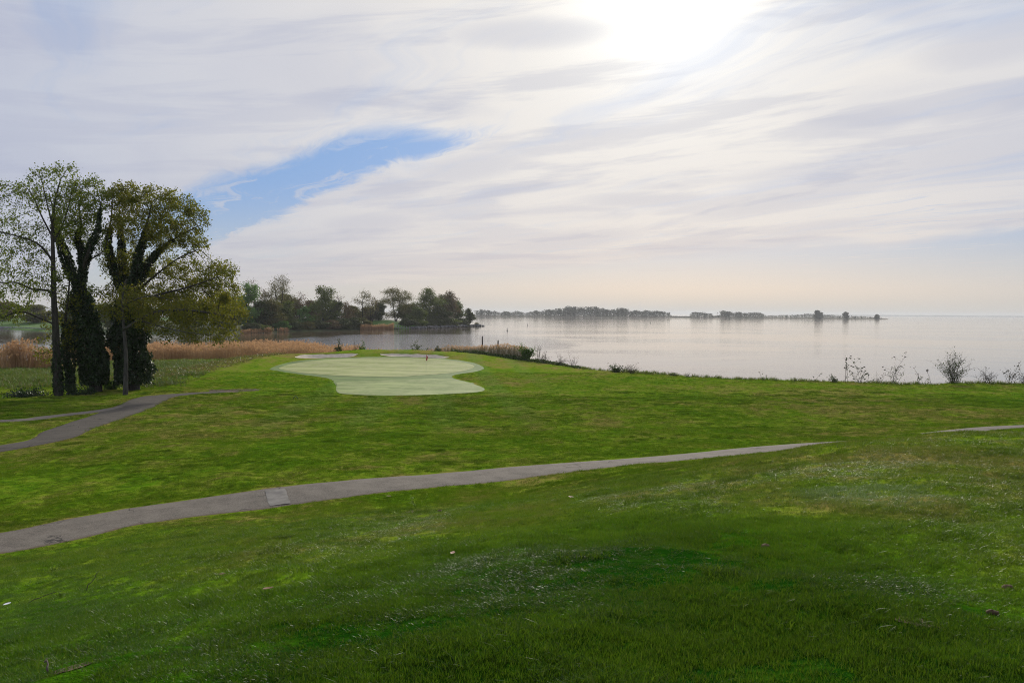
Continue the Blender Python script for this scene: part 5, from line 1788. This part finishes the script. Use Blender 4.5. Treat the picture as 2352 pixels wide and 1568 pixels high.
# fallen leaves, clods, twigs, sprouts on the knoll
def leaf_litter(label, u, v, s, mat='leaf_litter'):
    p = np.array(ground_pt(u, v))
    z = float(gz(*p)) + 0.035
    gg = Geo()
    a = rng.uniform(0, 6.28)
    prof_ = [(-1, 0), (-0.55, 0.42), (0.0, 0.5), (0.5, 0.34), (1.0, 0.02)]
    vv_ = []
    for q, w_ in prof_:
        for sgn in (-1, 0, 1):
            x_, y_, z_ = q * s, sgn * w_ * s, 0.25 * s * abs(sgn) * w_ + 0.12 * s * q * q
            vv_.append((p[0] + x_ * math.cos(a) - y_ * math.sin(a), p[1] + x_ * math.sin(a) + y_ * math.cos(a), z + z_))
    qq_ = []
    for i in range(4):
        for j in range(2):
            qq_.append((i * 3 + j, i * 3 + 3 + j, i * 3 + 4 + j, i * 3 + 1 + j))
    gg.add(vv_, qq_)
    return tag(gg.build('fallen_leaf' if mat == 'leaf_litter' else 'paper_scrap', MAT[mat]), label, 'leaf' if mat == 'leaf_litter' else 'litter', 'fallen leaves on the knoll' if mat == 'leaf_litter' else None)


leaf_litter('orange-brown fallen leaf near the cart path, right of the concrete patch', 893, 1142, 0.09)
leaf_litter('reddish fallen leaf on the lower left of the knoll', 510, 1330, 0.045)
leaf_litter('brown fallen leaf in the left foreground grass', 616, 1374, 0.055)
leaf_litter('brown fallen leaf left of the middle of the knoll', 1040, 1268, 0.06)
leaf_litter('small brown leaf on the dark middle grass', 1312, 1143, 0.09)
leaf_litter('white paper scrap in the grass at the left edge of the picture', 16, 1392, 0.06, 'litter')


def clod(label, u, v, s):
    p = np.array(ground_pt(u, v))
    z = float(gz(*p))
    gg = Geo()
    n1, n2 = 8, 5
    vv_, qq_ = [], []
    for i in range(n2 + 1):
        ph = math.pi * 0.5 * i / n2
        for j in range(n1):
            th = 2 * math.pi * j / n1
            k = s * rng.uniform(0.75, 1.2)
            vv_.append((p[0] + k * math.cos(ph) * math.cos(th) * 1.3, p[1] + k * math.cos(ph) * math.sin(th), z + 0.005 + k * math.sin(ph) * 0.75))
    for i in range(n2):
        for j in range(n1):
            qq_.append((i * n1 + j, i * n1 + (j + 1) % n1, (i + 1) * n1 + (j + 1) % n1, (i + 1) * n1 + j))
    gg.add(vv_, qq_)
    return tag(gg.build('earth_clod', MAT['soil'], None, True), label, 'clod', 'earth clods on the knoll')


clod('dark earth clod on the right shoulder of the knoll', 2314, 1337, 0.03)
clod('grey-brown earth clod near the right edge, below the darker one', 2280, 1391, 0.032)
clod('small earth clod on the upper middle of the knoll', 1760, 1246, 0.04)
clod('small dark clod right of the weed sprout', 1010, 1170, 0.055)


def twig(label, u, v, L, ang, rise):
    p = np.array(ground_pt(u, v))
    z = float(gz(*p))
    gg = Geo()
    q = [(p[0], p[1], z)]
    for k in range(1, 6):
        q.append((p[0] + L * k / 5 * math.cos(ang) + rng.normal(0, 0.01), p[1] + L * k / 5 * math.sin(ang), z + 0.03 + rise * k / 5 + rng.normal(0, 0.008)))
    gg.tube(q, np.linspace(0.007, 0.003, 6), 5)
    return tag(gg.build('fallen_twig', MAT['twig'], None, True), label, 'twig', 'fallen twigs on the knoll')


twig('dark twig sticking up from the grass at the left', 198, 1357, 0.16, 0.6, 0.24)
twig('dark twig lying in the grass near the left edge', 62, 1382, 0.42, 0.7, 0.06)
twig('pale twig lying in the lower left corner', 110, 1552, 0.12, 2.2, 0.02)

for lb, u, v, n, s in (('yellow-green weed sprout beside a bare patch on the knoll', 957, 1166, 46, 0.06), ('low pale sprout left of the bare patch', 905, 1182, 26, 0.05), ('yellow-green sprout on the left slope, nearest the edge', 40, 1330, 22, 0.04), ('pale sprout in the grass of the left slope', 140, 1372, 24, 0.035), ('small pale sprout high on the left slope', 122, 1313, 18, 0.045)):
    p = np.array(ground_pt(u, v))
    z = float(gz(*p))
    hgt = 0.42 if n > 40 else 0.12
    t = tag(empty('weed_sprout', (p[0], p[1], z)), lb, 'weed', 'weed sprouts on the knoll')
    gg, gs = Geo(), Geo()
    for k in range(5):
        e = (p[0] + rng.normal(0, hgt * 0.35), p[1] + rng.normal(0, hgt * 0.35), z + hgt * rng.uniform(0.5, 1))
        gs.tube([(p[0], p[1], z), ((p[0] + e[0]) / 2, (p[1] + e[1]) / 2, z + hgt * 0.4), e], 0.004, 4)
        m_ = n // 5
        gg.leaves(np.array([p[0], p[1], z]) + (np.array(e) - (p[0], p[1], z)) * rng.uniform(0.4, 1.05, (m_, 1)) + rng.normal(0, s * 0.5, (m_, 3)), s, 0.75, up=0.3)
    gs.build('stem', MAT['sprout'], t)
    gg.build('foliage', MAT['sprout'], t)
for nm, lb, u, v, rx, ry in (('bare_patch', 'small bare reddish patch of soil beside the yellow-green sprout', 944, 1173, 0.22, 0.34), ('bare_patch', 'dark bare streak in the yellowish turf at lower right', 2108, 1437, 0.13, 0.10), ('bare_patch', 'bare earth with dry straw at the lower left', 165, 1545, 0.13, 0.10)):
    p = np.array(ground_pt(u, v))
    ol = np.array([(p[0] + rx * math.cos(a) * rng.uniform(0.75, 1.15), p[1] + ry * math.sin(a) * rng.uniform(0.75, 1.15)) for a in np.linspace(0, 2 * math.pi, 28, endpoint=False)])
    sheet(nm, ol, 0.006, MAT['soil'], lb, 'bare soil', 4)

# ================================================================== AIR
g = Geo()
g.box((0, 6900, 22), (28400, 14400, 48))
m_haze = bpy.data.materials.new('haze')
m_haze.use_nodes = True
k = NT(m_haze.node_tree)
k.n.clear()
ho = k.new('ShaderNodeOutputMaterial')
pv = k.new('ShaderNodeVolumePrincipled')
pv.inputs['Color'].default_value = (0.74, 0.77, 0.80, 1)
pv.inputs['Density'].default_value = 0.00010
pv.inputs['Anisotropy'].default_value = 0.35
k.l.new(pv.outputs[0], ho.inputs['Volume'])
tag(g.build('haze', m_haze), 'thin pale morning haze over the bay', 'haze', kind='stuff')
